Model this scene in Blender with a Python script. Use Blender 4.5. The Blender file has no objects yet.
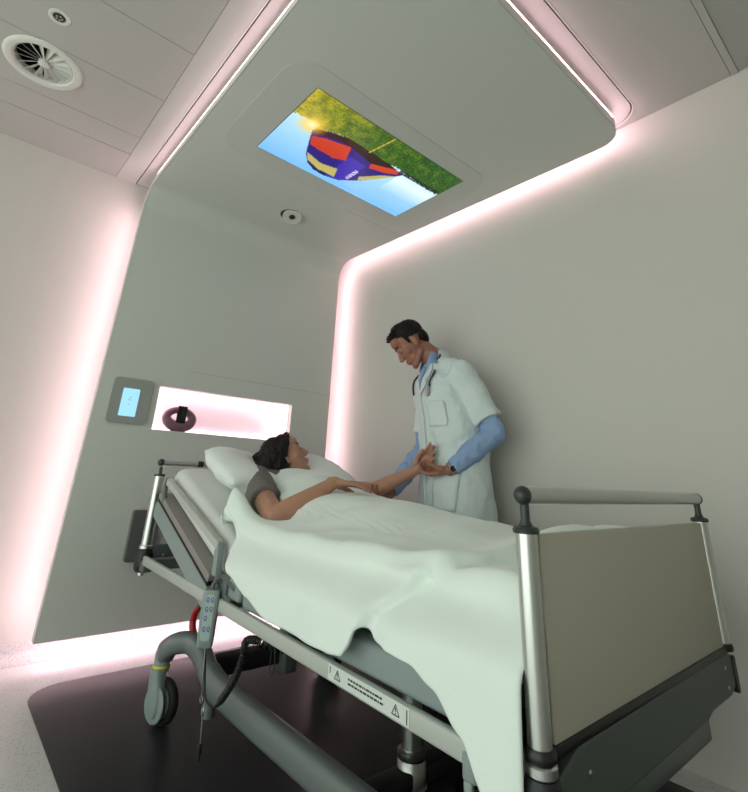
import bpy, bmesh, math, random
from math import sin, cos, pi, radians, sqrt
from mathutils import Vector as V, Matrix, noise
from mathutils.bvhtree import BVHTree
random.seed(7)
sc = bpy.context.scene
COL = sc.collection
ORG = {}          # world position of every object's origin

# ------------------------------------------------------------------ materials
def mat(name, col, rough=.5, metal=0., bump=0., bscale=60., vary=0., vscale=8., emit=None, estr=0., spec=None, coat=0., sheen=0.):
    m = bpy.data.materials.new(name); m.use_nodes = True
    nt = m.node_tree; b = nt.nodes['Principled BSDF']
    b.inputs['Base Color'].default_value = (*col, 1)
    b.inputs['Roughness'].default_value = rough
    b.inputs['Metallic'].default_value = metal
    if spec is not None: b.inputs['Specular IOR Level'].default_value = spec
    if coat: b.inputs['Coat Weight'].default_value = coat
    if sheen: b.inputs['Sheen Weight'].default_value = sheen
    if emit:
        b.inputs['Emission Color'].default_value = (*emit, 1); b.inputs['Emission Strength'].default_value = estr
    tc = nt.nodes.new('ShaderNodeTexCoord')
    if vary:
        n = nt.nodes.new('ShaderNodeTexNoise'); n.inputs['Scale'].default_value = vscale; n.inputs['Detail'].default_value = 4
        nt.links.new(tc.outputs['Object'], n.inputs['Vector'])
        r = nt.nodes.new('ShaderNodeValToRGB')
        r.color_ramp.elements[0].color = (*[c*(1-vary) for c in col], 1); r.color_ramp.elements[1].color = (*[min(1, c*(1+vary)) for c in col], 1)
        r.color_ramp.elements[0].position = .3; r.color_ramp.elements[1].position = .7
        nt.links.new(n.outputs['Fac'], r.inputs['Fac']); nt.links.new(r.outputs['Color'], b.inputs['Base Color'])
    if bump:
        n = nt.nodes.new('ShaderNodeTexNoise'); n.inputs['Scale'].default_value = bscale; n.inputs['Detail'].default_value = 5
        nt.links.new(tc.outputs['Object'], n.inputs['Vector'])
        bp = nt.nodes.new('ShaderNodeBump'); bp.inputs['Strength'].default_value = bump; bp.inputs['Distance'].default_value = .01
        nt.links.new(n.outputs['Fac'], bp.inputs['Height']); nt.links.new(bp.outputs['Normal'], b.inputs['Normal'])
    return m

def terrazzo(name, base, dark, light, rough, spec=.5):
    m = bpy.data.materials.new(name); m.use_nodes = True
    nt = m.node_tree; b = nt.nodes['Principled BSDF']; b.inputs['Roughness'].default_value = rough; b.inputs['Specular IOR Level'].default_value = spec
    tc = nt.nodes.new('ShaderNodeTexCoord')
    prev = None
    for sc_, col, th in ((95, dark, .13), (140, light, .10), (60, dark, .07)):
        v = nt.nodes.new('ShaderNodeTexVoronoi'); v.inputs['Scale'].default_value = sc_
        nt.links.new(tc.outputs['Object'], v.inputs['Vector'])
        cmp_ = nt.nodes.new('ShaderNodeMath'); cmp_.operation = 'LESS_THAN'; cmp_.inputs[1].default_value = th*1.6
        nt.links.new(v.outputs['Distance'], cmp_.inputs[0])
        mx = nt.nodes.new('ShaderNodeMix'); mx.data_type = 'RGBA'
        nt.links.new(cmp_.outputs[0], mx.inputs[0])
        if prev is None: mx.inputs[6].default_value = (*base, 1)
        else: nt.links.new(prev, mx.inputs[6])
        mx.inputs[7].default_value = (*col, 1); prev = mx.outputs[2]
    nt.links.new(prev, b.inputs['Base Color'])
    return m

def perforated(name, col, hole, pitch=.006):
    m = bpy.data.materials.new(name); m.use_nodes = True
    nt = m.node_tree; b = nt.nodes['Principled BSDF']; b.inputs['Roughness'].default_value = .55
    tc = nt.nodes.new('ShaderNodeTexCoord'); sp = nt.nodes.new('ShaderNodeSeparateXYZ'); nt.links.new(tc.outputs['Object'], sp.inputs[0])
    outs = []
    for ax in ('X', 'Y'):
        a = nt.nodes.new('ShaderNodeMath'); a.operation = 'MULTIPLY'; a.inputs[1].default_value = 1/pitch; nt.links.new(sp.outputs[ax], a.inputs[0])
        f = nt.nodes.new('ShaderNodeMath'); f.operation = 'FRACT'; nt.links.new(a.outputs[0], f.inputs[0])
        s = nt.nodes.new('ShaderNodeMath'); s.operation = 'SUBTRACT'; s.inputs[1].default_value = .5; nt.links.new(f.outputs[0], s.inputs[0])
        q = nt.nodes.new('ShaderNodeMath'); q.operation = 'POWER'; q.inputs[1].default_value = 2; nt.links.new(s.outputs[0], q.inputs[0]); outs.append(q)
    ad = nt.nodes.new('ShaderNodeMath'); nt.links.new(outs[0].outputs[0], ad.inputs[0]); nt.links.new(outs[1].outputs[0], ad.inputs[1])
    lt = nt.nodes.new('ShaderNodeMath'); lt.operation = 'LESS_THAN'; lt.inputs[1].default_value = .06; nt.links.new(ad.outputs[0], lt.inputs[0])
    mx = nt.nodes.new('ShaderNodeMix'); mx.data_type = 'RGBA'; nt.links.new(lt.outputs[0], mx.inputs[0])
    mx.inputs[6].default_value = (*col, 1); mx.inputs[7].default_value = (*hole, 1); nt.links.new(mx.outputs[2], b.inputs['Base Color'])
    return m

LEDC = (1.0, .66, .76)
M = dict(
    wall=mat('wall_paint', (.58, .56, .52), .6, bump=.04, bscale=250),
    ceiling=mat('ceiling_paint', (.53, .515, .495), .6),
    plank=perforated('perforated_ceiling_metal', (.49, .475, .455), (.29, .28, .27)),
    void=mat('ceiling_void_black', (.02, .02, .02), .9),
    floor=terrazzo('speckled_floor', (.56, .56, .55), (.25, .26, .27), (.75, .75, .75), .38),
    mat=terrazzo('dark_vinyl', (.024, .022, .025), (.018, .018, .02), (.055, .055, .06), .33, .22),
    panel=mat('panel_laminate', (.60, .625, .585), .42, bump=.015, bscale=400),
    plate=mat('screen_surround', (.57, .595, .56), .45),
    led=mat('pink_led', (1, .9, .92), .5, emit=LEDC, estr=17.),
    ledback=mat('pink_led_bright', (1, .9, .92), .5, emit=(1., .70, .80), estr=16.),
    ledsoft=mat('pink_led_soft', (1, .9, .92), .5, emit=LEDC, estr=6.),
    niche=mat('niche_white', (.86, .82, .83), .5),
    nled=mat('niche_led', (1, .9, .92), .5, emit=LEDC, estr=9.),
    grayplate=mat('grey_satin_plate', (.33, .35, .33), .4),
    darkplate=mat('dark_grey_plate', (.12, .12, .12), .4),
    chrome=mat('brushed_steel', (.62, .64, .62), .28, 1., bump=.02, bscale=300),
    silver=mat('silver_tube', (.55, .57, .55), .32, 1.),
    wire=mat('steel_wire', (.5, .5, .5), .3, 1.),
    black=mat('black_rubber', (.012, .013, .013), .5),
    knob=mat('dark_green_grey_plastic', (.028, .036, .034), .38),
    board=mat('charcoal_board', (.075, .09, .084), .5, bump=.03, bscale=500),
    bedgrey=mat('bed_grey_plastic', (.24, .29, .285), .42, bump=.02, bscale=300),
    bedlight=mat('bed_light_grey', (.44, .46, .43), .4),
    beddark=mat('bed_dark_grey', (.10, .115, .112), .4),
    tray=mat('tray_taupe', (.26, .235, .225), .5),
    edge=mat('dark_edge_band', (.06, .06, .06), .4),
    basegrey=mat('base_grey_paint', (.15, .17, .168), .32),
    beige=mat('beige_laminate', (.45, .435, .35), .4, bump=.01, bscale=300),
    gasket=mat('black_gasket', (.008, .008, .008), .4),
    bolt=mat('dark_bolt', (.03, .03, .03), .35, .8),
    tire=mat('tyre_rubber', (.015, .015, .015), .6),
    yellow=mat('yellow_band', (.62, .58, .03), .4),
    red=mat('red_plastic', (.42, .012, .02), .35),
    label=mat('label_white', (.62, .66, .63), .45),
    ink=mat('label_ink', (.02, .025, .03), .5),
    keypad=mat('keypad_green', (.36, .45, .42), .4),
    keyblue=mat('key_blue', (.05, .10, .42), .4),
    sheet=mat('white_mattress_cover', (.68, .69, .69), .75, bump=.06, bscale=90),
    pillow=mat('white_pillow_cotton', (.76, .80, .78), .8, bump=.10, bscale=60, sheen=.2),
    blanket=mat('white_blanket', (.76, .84, .795), .85, bump=.10, bscale=110, sheen=.25),
    skinm=mat('skin_doctor', (.30, .125, .085), .5, bump=.05, bscale=200, vary=.07, vscale=30),
    skinf=mat('skin_patient', (.44, .225, .15), .5, bump=.04, bscale=200, vary=.06, vscale=30),
    lips=mat('lips', (.33, .09, .08), .4),
    hairm=mat('dark_brown_hair', (.009, .006, .005), .55, bump=.3, bscale=160, spec=.2),
    hairf=mat('long_dark_hair', (.010, .005, .006), .5, bump=.25, bscale=140, spec=.25),
    coat=mat('white_coat_cotton', (.62, .70, .70), .8, bump=.10, bscale=45),
    shirt=mat('blue_shirt', (.25, .36, .58), .75, bump=.10, bscale=60),
    trousers=mat('dark_trousers', (.03, .035, .045), .8),
    shoe=mat('black_shoe', (.012, .012, .012), .4),
    tee=mat('grey_striped_tee', (.15, .135, .125), .85, bump=.15, bscale=120),
    strap=mat('watch_steel', (.5, .5, .48), .3, 1.),
    dial=mat('watch_dial', (.015, .015, .02), .25),
    tube=mat('black_tubing', (.012, .02, .022), .35),
    purple=mat('mauve_ring', (.19, .095, .125), .35),
    phone=mat('black_phone', (.006, .005, .006), .2),
    vent=mat('vent_white', (.66, .66, .62), .5),
    reflect=mat('lamp_reflector', (.60, .60, .57), .35),
    lens=mat('dark_lens', (.03, .03, .03), .25),
    bracelet=mat('dark_bracelet', (.02, .015, .015), .5),
    display=mat('display_blue', (.1, .2, .25), .3, emit=(.38, .78, .98), estr=.85),
    glyph=mat('display_glyph', (.05, .1, .2), .3, emit=(.25, .5, .75), estr=.7),
)

# ------------------------------------------------------------------ builders
def B(): return bmesh.new()
def fin(name, bm, m, parent=None, smooth=True, angle=40):
    me = bpy.data.meshes.new(name)
    bmesh.ops.recalc_face_normals(bm, faces=bm.faces)
    bm.to_mesh(me); bm.free()
    return link(name, me, m, parent, smooth, angle)
def link(name, me, m, parent=None, smooth=True, angle=40):
    o = bpy.data.objects.new(name, me); COL.objects.link(o)
    for mm in (m if isinstance(m, (list, tuple)) else [m]):
        if mm: me.materials.append(mm)
    if parent is not None:
        org = ORG[parent.name]; me.transform(Matrix.Translation(-org)); o.parent = parent; ORG[o.name] = org
    else:
        ORG[o.name] = V((0, 0, 0))
    if smooth:
        for p in me.polygons: p.use_smooth = True
        me.set_sharp_from_angle(angle=radians(angle))
    return o
def thing(name, label, cat, loc, group=None):
    o = bpy.data.objects.new(name, None); COL.objects.link(o); o.location = loc; o.empty_display_size = .05
    ORG[o.name] = V(loc); o['label'] = label; o['category'] = cat
    if group: o['group'] = group
    return o
def tag(o, label, cat, group=None):
    o['label'] = label; o['category'] = cat
    if group: o['group'] = group
    # put a one-mesh thing's origin at its own base
    bb = [V(c) for c in o.bound_box]
    c = sum(bb, V())/8; c.z = min(v.z for v in bb)
    o.data.transform(Matrix.Translation(-c)); o.location = c; ORG[o.name] = c
    return o
def struct(o, ): o['kind'] = 'structure'; return o

def box(bm, x0, x1, y0, y1, z0, z1, bev=0., seg=2, mtx=None):
    r = bmesh.ops.create_cube(bm, size=1)
    vs = r['verts']
    for v in vs: v.co = V(((x0+x1)/2+v.co.x*(x1-x0), (y0+y1)/2+v.co.y*(y1-y0), (z0+z1)/2+v.co.z*(z1-z0)))
    if bev:
        es = {e for v in vs for e in v.link_edges}
        g = bmesh.ops.bevel(bm, geom=list(es), offset=bev, segments=seg, affect='EDGES', profile=.5)
        vs = list({v for f in g['faces'] for v in f.verts} | {v for v in vs if v.is_valid})
    if mtx is not None:
        bmesh.ops.transform(bm, matrix=mtx, verts=vs)
    return vs
def frame(d, up=V((0, 0, 1))):
    d = d.normalized()
    if abs(d.dot(up)) > .98: up = V((1, 0, 0)) if abs(d.x) < .9 else V((0, 1, 0))
    s = d.cross(up).normalized(); u = s.cross(d).normalized()
    return s, u
def ring(bm, c, s, u, rs, ru, n, p=1.):
    out = []
    for i in range(n):
        a = 2*pi*i/n; ca, sa = cos(a), sin(a)
        if p != 1:
            ca = math.copysign(abs(ca)**p, ca); sa = math.copysign(abs(sa)**p, sa)
        out.append(bm.verts.new(c+s*(rs*ca)+u*(ru*sa)))
    return out
def bridge(bm, rings, cap0=True, cap1=True):
    for a, b in zip(rings, rings[1:]):
        n = len(a)
        for i in range(n): bm.faces.new((a[i], a[(i+1) % n], b[(i+1) % n], b[i]))
    if cap0: bm.faces.new(list(reversed(rings[0])))
    if cap1: bm.faces.new(rings[-1])
def cyl(bm, p0, p1, r0, r1=None, n=24, cap0=True, cap1=True):
    p0, p1 = V(p0), V(p1); s, u = frame(p1-p0); r1 = r0 if r1 is None else r1
    bridge(bm, [ring(bm, p0, s, u, r0, r0, n), ring(bm, p1, s, u, r1, r1, n)], cap0, cap1)
def tube(bm, pts, r, n=12, closed=False):
    pts = [V(p) for p in pts]; m = len(pts)
    rs = r if isinstance(r, (list, tuple)) else [r]*m
    rings = []; u = None
    for i in range(m):
        if closed: d = pts[(i+1) % m]-pts[i-1]
        else: d = pts[min(i+1, m-1)]-pts[max(i-1, 0)]
        d.normalize()
        if u is None: s, u = frame(d)
        else:
            u = (u-d*u.dot(d)).normalized(); s = d.cross(u).normalized()
        rings.append(ring(bm, pts[i], s, u, rs[i], rs[i], n))
    if closed:
        bridge(bm, rings, False, False)
        a, b = rings[-1], rings[0]
        k = min(range(n), key=lambda k: (a[0].co-b[k].co).length)
        for i in range(n): bm.faces.new((a[i], a[(i+1) % n], b[(i+1+k) % n], b[(i+k) % n]))
    else: bridge(bm, rings)
def spline(pts, per=8):
    pts = [V(p) for p in pts]; out = []
    P = [pts[0]*2-pts[1]]+pts+[pts[-1]*2-pts[-2]]
    for i in range(1, len(P)-2):
        a, b, c, d = P[i-1:i+3]
        for k in range(per):
            t = k/per
            out.append(.5*((2*b)+(c-a)*t+(2*a-5*b+4*c-d)*t*t+(3*b-a-3*c+d)*t**3))
    out.append(pts[-1]); return out
def ball(bm, c, r, seg=20, rings_=14, mtx=None):
    g = bmesh.ops.create_uvsphere(bm, u_segments=seg, v_segments=rings_, radius=1)
    r = r if isinstance(r, (tuple, list)) else (r, r, r)
    m = Matrix.Translation(V(c)) @ (mtx.to_4x4() if mtx is not None else Matrix.Identity(4)) @ Matrix.Diagonal((*r, 1))
    bmesh.ops.transform(bm, matrix=m, verts=g['verts']); return g['verts']
def lathe(bm, prof, c, axis=V((0, 0, 1)), n=32):
    c = V(c); s, u = frame(axis); axis = axis.normalized()
    rings = [ring(bm, c+axis*h, s, u, max(r, 1e-4), max(r, 1e-4), n) for r, h in prof]
    bridge(bm, rings)
def prism(bm, poly, a, fn):
    """poly of 2-D points, swept between the two values in a; fn(u,v,w)->world"""
    r0 = [bm.verts.new(fn(u, v, a[0])) for u, v in poly]; r1 = [bm.verts.new(fn(u, v, a[1])) for u, v in poly]
    bridge(bm, [r0, r1])
def rrect(x0, x1, y0, y1, r, n=6):
    out = []
    for cx, cy, a0 in ((x1-r, y1-r, 0), (x0+r, y1-r, 90), (x0+r, y0+r, 180), (x1-r, y0+r, 270)):
        for k in range(n+1):
            a = radians(a0+90*k/n); out.append((cx+r*cos(a), cy+r*sin(a)))
    return out
def tcap(bm, p0, p1, r0, r1, n=16):
    p0, p1 = V(p0), V(p1)
    cyl(bm, p0, p1, r0, r1, n); ball(bm, p0, r0, n, 10); ball(bm, p1, r1, n, 10)
def chain(bm, pts, rs, n=16):
    for i in range(len(pts)-1): tcap(bm, pts[i], pts[i+1], rs[i], rs[i+1], n)
def blob(bm, voxel, smooth=6, fac=.5, disp=0., dscale=.12, seed=0.):
    """fuse the overlapping shapes of bm into one continuous skin, return a mesh"""
    me = bpy.data.meshes.new('tmp'); bm.to_mesh(me); bm.free()
    o = bpy.data.objects.new('tmp', me); COL.objects.link(o)
    r = o.modifiers.new('r', 'REMESH'); r.mode = 'VOXEL'; r.voxel_size = voxel; r.adaptivity = 0
    if smooth:
        s = o.modifiers.new('s', 'SMOOTH'); s.factor = fac; s.iterations = smooth
    dg = bpy.context.evaluated_depsgraph_get(); dg.update()
    out = bpy.data.meshes.new_from_object(o.evaluated_get(dg), depsgraph=dg)
    bpy.data.objects.remove(o); bpy.data.meshes.remove(me)
    if disp:
        out.update(); ns = [v.normal.copy() for v in out.vertices]
        for v, nn in zip(out.vertices, ns):
            q = v.co/dscale+V((seed, seed*1.7, 0)); v.co += nn*disp*noise.fractal(q, 1., 2., 3)
    return out
def lerp(a, b, t): return a+(b-a)*t
def interp(x, tab):
    if x <= tab[0][0]: return tab[0][1]
    for (a, fa), (b, fb) in zip(tab, tab[1:]):
        if x <= b:
            t = (x-a)/(b-a); t = t*t*(3-2*t); return fa+(fb-fa)*t
    return tab[-1][1]
def linterp(x, tab):
    if x <= tab[0][0]: return tab[0][1]
    for (a, fa), (b, fb) in zip(tab, tab[1:]):
        if x <= b: return fa+(fb-fa)*(x-a)/(b-a)
    return tab[-1][1]
# ------------------------------------------------------------------ the room
YB, XR, ZC = 3.22, 2.29, 2.72          # back wall, right wall, ceiling
XL, YF = -2.3, -1.6
bm = B(); box(bm, XL, XR, YF, YB, -.1, 0); struct(fin('floor', bm, M['floor'], smooth=False))
# floor covering runs up the back wall in a small cove
bm = B(); prof = [(YB, 0), (YB, .083), (YB-.006, .083)]
prof += [(YB-.006-.05*(1-cos(a)), .05-.05*sin(a)+.002) for a in [radians(k) for k in range(0, 91, 15)]] + [(YB-.056, 0)]
prism(bm, prof, (XL, XR), lambda u, v, w: V((w, u, v))); struct(fin('baseboard_back', bm, M['floor']))
bm = B(); box(bm, XL, XR+.12, YB, YB+.12, 0, ZC+.25); struct(fin('wall_back', bm, M['wall'], smooth=False))
bm = B(); box(bm, XR, XR+.12, YF, YB, 0, ZC+.25); struct(fin('wall_right', bm, M['wall'], smooth=False))
bm = B(); box(bm, XL-.12, XR+.12, YF-.12, YF, 0, ZC+.25); struct(fin('wall_front', bm, M['wall'], smooth=False))
bm = B(); box(bm, XL-.12, XR+.12, YF-.12, YB+.12, ZC+.12, ZC+.25); struct(fin('ceiling_void', bm, M['void'], smooth=False)); bpy.data.objects['ceiling_void'].name = 'ceiling_slab'
# inlaid dark floor area with rounded corners
bm = B(); prism(bm, rrect(.545, 2.16, -.6, 2.84, .16, 8), (.0005, .004), lambda u, v, w: V((u, v, w)))
tag(fin('floor_mat', bm, M['mat']), 'dark grey rounded floor mat under the hospital bed', 'mat')
# ceiling: plain plasterboard band with the slot outline cut out of it
def ceil_sheet(name, outer, holes, m, z0=ZC, th=.012):
    bm = B(); es = []
    for lp in [outer]+holes:
        vs = [bm.verts.new((x, y, z0)) for x, y in lp]
        es += [bm.edges.new((vs[i], vs[(i+1) % len(vs)])) for i in range(len(vs))]
    bmesh.ops.triangle_fill(bm, edges=es, use_beauty=True)
    g = bmesh.ops.extrude_face_region(bm, geom=bm.faces[:])
    bmesh.ops.translate(bm, vec=(0, 0, th), verts=[v for v in g['geom'] if isinstance(v, bmesh.types.BMVert)])
    return struct(fin(name, bm, m, smooth=False))
RX0, RX1, RY0, RY1 = .522, 2.262, .607, 3.214
def slot_outline(d):
    x0, x1, y0, y1 = RX0+d, RX1-d, RY0+d, RY1-d; r = .13-d
    out = [(x1, y1), (x0, y1)]
    for cx, cy, a0 in ((x0+r, y0+r, 180), (x1-r, y0+r, 270)):
        for k in range(9): a = radians(a0+90*k/8); out.append((cx+r*cos(a), cy+r*sin(a)))
    return out
ceil_sheet('ceiling', [(.402, YF), (XR, YF), (XR, YB), (.402, YB)], [slot_outline(0), [(2.2875, .2240), (1.548, .2240), (1.548, -.902), (2.2875, -.902)]], M['ceiling'])
ceil_sheet('trim_1', slot_outline(.007), [], M['ceiling'], ZC+.004)
bm = B(); o0, o1 = slot_outline(.012), slot_outline(-.006)
def rimpts(d): return [bm.verts.new((x, y, ZC-.002)) for x, y in slot_outline(d)]
r0, r1 = rimpts(-.001), rimpts(-.006); n = len(r0)
for i in range(n): bm.faces.new((r0[i], r0[(i+1) % n], r1[(i+1) % n], r1[i]))
g = bmesh.ops.extrude_face_region(bm, geom=bm.faces[:]); bmesh.ops.translate(bm, vec=(0, 0, .003), verts=[v for v in g['geom'] if isinstance(v, bmesh.types.BMVert)])
struct(fin('trim_2', bm, M['vent'], smooth=False))
# perforated metal planks on the left
ys = [3.222, 2.878, 2.672, 2.262, 1.855, 1.445, 1.035, .625, .215, -.2, -.6, -1.0, -1.6]
names = {0: 'perforated ceiling plank against the back wall', 1: 'narrow perforated ceiling plank, second from the back wall',
         2: 'perforated ceiling plank holding the round swirl vent', 3: 'perforated ceiling plank holding the small round detector'}
cutr = {2: (-.122, 2.425, .121), 3: (-.112, 2.07, .026)}
for i in range(len(ys)-1):
    y1, y0 = ys[i]-.0004, ys[i+1]+.0004
    bm = B()
    lp = [(XL, y0), (.4, y0), (.4, y1), (XL, y1)]
    es = []
    loops = [lp]
    if i in cutr:
        cx, cy, r = cutr[i]; loops.append([(cx+r*cos(2*pi*k/32), cy+r*sin(2*pi*k/32)) for k in range(32)])
    for L in loops:
        vs = [bm.verts.new((x, y, ZC-.001)) for x, y in L]; es += [bm.edges.new((vs[k], vs[(k+1) % len(vs)])) for k in range(len(vs))]
    bmesh.ops.triangle_fill(bm, edges=es, use_beauty=True)
    g = bmesh.ops.extrude_face_region(bm, geom=bm.faces[:]); bmesh.ops.translate(bm, vec=(0, 0, .02), verts=[v for v in g['geom'] if isinstance(v, bmesh.types.BMVert)])
    # light folded lip along the joint
    box(bm, XL, .4, y0, y0+.006, ZC-.0035, ZC-.0005)
    if i > 4: struct(fin('ceiling', bm, M['plank'], smooth=False)); continue
    o = fin('acoustic_plank', bm, M['plank'], smooth=False)
    tag(o, names.get(i, 'perforated ceiling plank at the very top edge, left of the canopy'), 'ceiling panel', 'perforated ceiling planks')
# perforated grille panel in the ceiling, top right
t = thing('perforated_grille', 'perforated ceiling panel in a plain frame, top right corner', 'ceiling panel', (1.92, -.3, ZC))
bm = B()
for q in ((1.55, 2.286, .195, .2215), (1.55, 2.286, -.9, -.87), (1.55, 1.575, -.87, .195)): box(bm, *q, ZC-.004, ZC+.01)
fin('frame', bm, M['ceiling'], t, False)
bm = B(); box(bm, 1.577, 2.286, -.868, .1932, ZC+.001, ZC+.012); fin('perforated_sheet', bm, M['plank'], t, False)

# ------------------------------------------------------------------ swirl vent and detector
cx, cy, cz = -.122, 2.425, ZC
t = thing('swirl_vent', 'round white swirl air vent with radial blades in the ceiling', 'vent', (cx, cy, cz))
D = V((0, 0, -1))
bm = B(); s, u = frame(D)
prof = [(.120, .000), (.166, .0), (.166, .004), (.160, .010), (.148, .012), (.132, .010), (.124, .000), (.122, -.03), (.120, -.03)]
rings = [ring(bm, V((cx, cy, cz))+D*h, s, u, r, r, 48) for r, h in prof]; bridge(bm, rings, False, False)
for i in range(48): bm.faces.new((rings[-1][i], rings[-1][(i+1) % 48], rings[0][(i+1) % 48], rings[0][i]))
fin('outer_ring', bm, M['vent'], t)
bm = B(); lathe(bm, [(.024, -.02), (.024, .004), (.02, .007), (.002, .008)], (cx, cy, cz), D, 24); fin('hub', bm, M['vent'], t)
bm = B(); lathe(bm, [(.1205, -.07), (.1205, -.065)], (cx, cy, cz), D, 32); fin('duct', bm, M['void'], t)
for k in range(16):
    a = 2*pi*k/16+.1; rd = V((cos(a), sin(a), 0)); tg = V((-sin(a), cos(a), 0))
    bm = B(); rows = []
    for r in (.020, .05, .085, .1205):
        w = .004+.017*(r/.12); c = V((cx, cy, cz))+rd*r
        tilt = tg*cos(radians(40))+D*sin(radians(40))
        p, q = c-tilt*w+D*-.012, c+tilt*w+D*-.012
        rows.append((bm.verts.new(p), bm.verts.new(q)))
    for A, C_ in zip(rows, rows[1:]): bm.faces.new((A[0], A[1], C_[1], C_[0]))
    g = bmesh.ops.extrude_face_region(bm, geom=bm.faces[:]); bmesh.ops.translate(bm, vec=(0, 0, .0016), verts=[v for v in g['geom'] if isinstance(v, bmesh.types.BMVert)])
    fin('blade', bm, M['vent'], t, False)
cx, cy = -.112, 2.07
t = thing('smoke_detector', 'small round ceiling detector with a grey centre, above the swirl vent in view', 'detector', (cx, cy, cz))
bm = B(); rings = [ring(bm, V((cx, cy, cz))+D*h, s, u, r, r, 32) for r, h in [(.0255, -.01), (.0255, .004), (.03, .006), (.043, .003), (.043, 0)]]; bridge(bm, rings, True, False); fin('ring', bm, M['vent'], t)
bm = B(); lathe(bm, [(.024, -.008), (.024, .004), (.018, .006), (.002, .007)], (cx, cy, cz), D, 24); fin('sensor', bm, M['lens'], t)
bm = B()
for k in range(5):
    a = k*2*pi/5; ball(bm, (cx+.011*cos(a), cy+.011*sin(a), cz-.0065), (.0045, .0045, .002), 10, 6)
fin('sensor_slots', bm, M['grayplate'], t)

# ------------------------------------------------------------------ headboard wall panel that bends into a canopy
XA = .57; PB, PY, CZ_, YE, RF, TH = .122, 3.0, 2.59, .68, .14, .058
def xright(y): return 2.14+.066*(PY-y)/(PY-YE)
path = []           # (y,z,ny,nz) ; n = back normal
zc_, yc_ = CZ_-RF, PY-RF
zs = [PB, .3, .5, .8, 1.0, 1.118, 1.37, 1.6, 1.9, 2.2, zc_]
path = [(PY, z, 1., 0.) for z in zs]
path += [(yc_+RF*cos(a), zc_+RF*sin(a), cos(a), sin(a)) for a in [radians(9*k) for k in range(1, 10)]] + [(yc_, CZ_, 0., 1.)]
path += [(y, CZ_, 0., 1.) for y in (2.6, 2.2, 1.8, 1.4, 1.0)]
RC = .13
path += [(YE+RC*(1-sin(a)), CZ_, 0., 1.) for a in [radians(9*k) for k in range(0, 10)]]
NX0, NX1 = .897, 1.82
def xr(y, z):
    l, r = XA, xright(y)
    if z > CZ_-1e-6 and y < YE+RC:
        d = YE+RC-y; ins = RC-sqrt(max(0, RC*RC-d*d)); l += ins; r -= ins
    return l, r
bm = B(); grid = []
for (y, z, ny, nz) in path:
    l, r = xr(y, z)
    row = []
    for k, f in enumerate((0, None, None, 1)):
        x = l if k == 0 else r if k == 3 else (NX0 if k == 1 else NX1)
        row.append(bm.verts.new((x, y, z)))
    grid.append((row, V((0, ny, nz))))
for i in range(len(grid)-1):
    for k in range(3):
        if k == 1 and abs(path[i][1]-1.118) < 1e-6: continue
        a, b = grid[i][0], grid[i+1][0]
        bm.faces.new((a[k], a[k+1], b[k+1], b[k]))
back = {}
for row, nn in grid:
    for v in row: back[v] = bm.verts.new(v.co+nn*TH)
fs = bm.faces[:]
bes = [e for e in bm.edges if len(e.link_faces) == 1]
for f in fs: bm.faces.new([back[v] for v in reversed(f.verts)])
for e in bes: bm.faces.new((e.verts[0], e.verts[1], back[e.verts[1]], back[e.verts[0]]))
root = thing('canopy_wall_panel', 'large pale grey-green wall panel bending into a canopy over the bed', 'wall panel', (1.35, 3.0, PB))
o = fin('shell', bm, M['panel'], root, True, 30)
bv = o.modifiers.new('b', 'BEVEL'); bv.width = .003; bv.segments = 2; bv.limit_method = 'ANGLE'; bv.angle_limit = radians(60)
# thin seams: dark joint lines on the panel
bm = B(); box(bm, 1.05, 2.14, 2.9985, 3.001, 1.4815, 1.4835); box(bm, 1.62, 2.165, 2.262, 2.2645, CZ_-.0015, CZ_+.001); fin('joint', bm, M['grayplate'], root, False)
# light strip all round, fixed on the rear of the shell
def strip(ins):
    pts = []
    L = [(xr(y, z)[0]+ins, V((0, y, z))+V((0, ny, nz))*TH, V((0, ny, nz))) for (y, z, ny, nz) in path]
    R_ = [(xr(y, z)[1]-ins, V((0, y, z))+V((0, ny, nz))*TH, V((0, ny, nz))) for (y, z, ny, nz) in path]
    out = [(V((x, p.y, p.z)), nn) for x, p, nn in L]+[(V((x, p.y, p.z)), nn) for x, p, nn in reversed(R_)]
    res = []
    for p, nn in out:
        if nn.z < .01 and p.z < PB+ins: p = V((p.x, p.y, PB+ins))
        if nn.y < .01 and p.y < YE+ins: p = V((p.x, YE+ins, p.z))
        res.append((p, nn))
    return res
bm = B(); so, si = strip(.010), strip(.026); n = len(so); H = .034
np_ = len(path); nv_ = 16
bm.free()
def ribbon(idx, m, inner=False):
    bm = B()
    for i in idx:
        j = (i+1) % n; p, nn = so[i]; p2, n2 = so[j]
        if inner: a = (p+nn*(H+.0015), p2+n2*(H+.0015), si[j][0]+n2*(H+.0015), si[i][0]+nn*(H+.0015))
        else: a = (p, p2, p2+n2*H, p+nn*H)
        bm.faces.new([bm.verts.new(v) for v in a])
    bmesh.ops.remove_doubles(bm, verts=bm.verts[:], dist=1e-5)
    return fin('light_strip', bm, M[m], root, False)
zi = 12                                    # first path points belong to the upright part
ribbon(range(0, zi), 'led'); ribbon(range(zi, np_), 'ledsoft'); ribbon(range(np_, n), 'led')
ribbon(range(0, zi), 'ledback', True); ribbon([n-1], 'ledback', True)
bm = B(); sa = strip(.0125)
q = [[bm.verts.new(p) for p, nn in sa], [bm.verts.new(p+nn*(H+.001)) for p, nn in sa], [bm.verts.new(p+nn*(H+.001)) for p, nn in si], [bm.verts.new(p) for p, nn in si]]
for k in range(3):
    for i in range(n):
        j = (i+1) % n; bm.faces.new((q[k][i], q[k][j], q[k+1][j], q[k+1][i]))
fin('strip_channel', bm, M['vent'], root, False)
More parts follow.
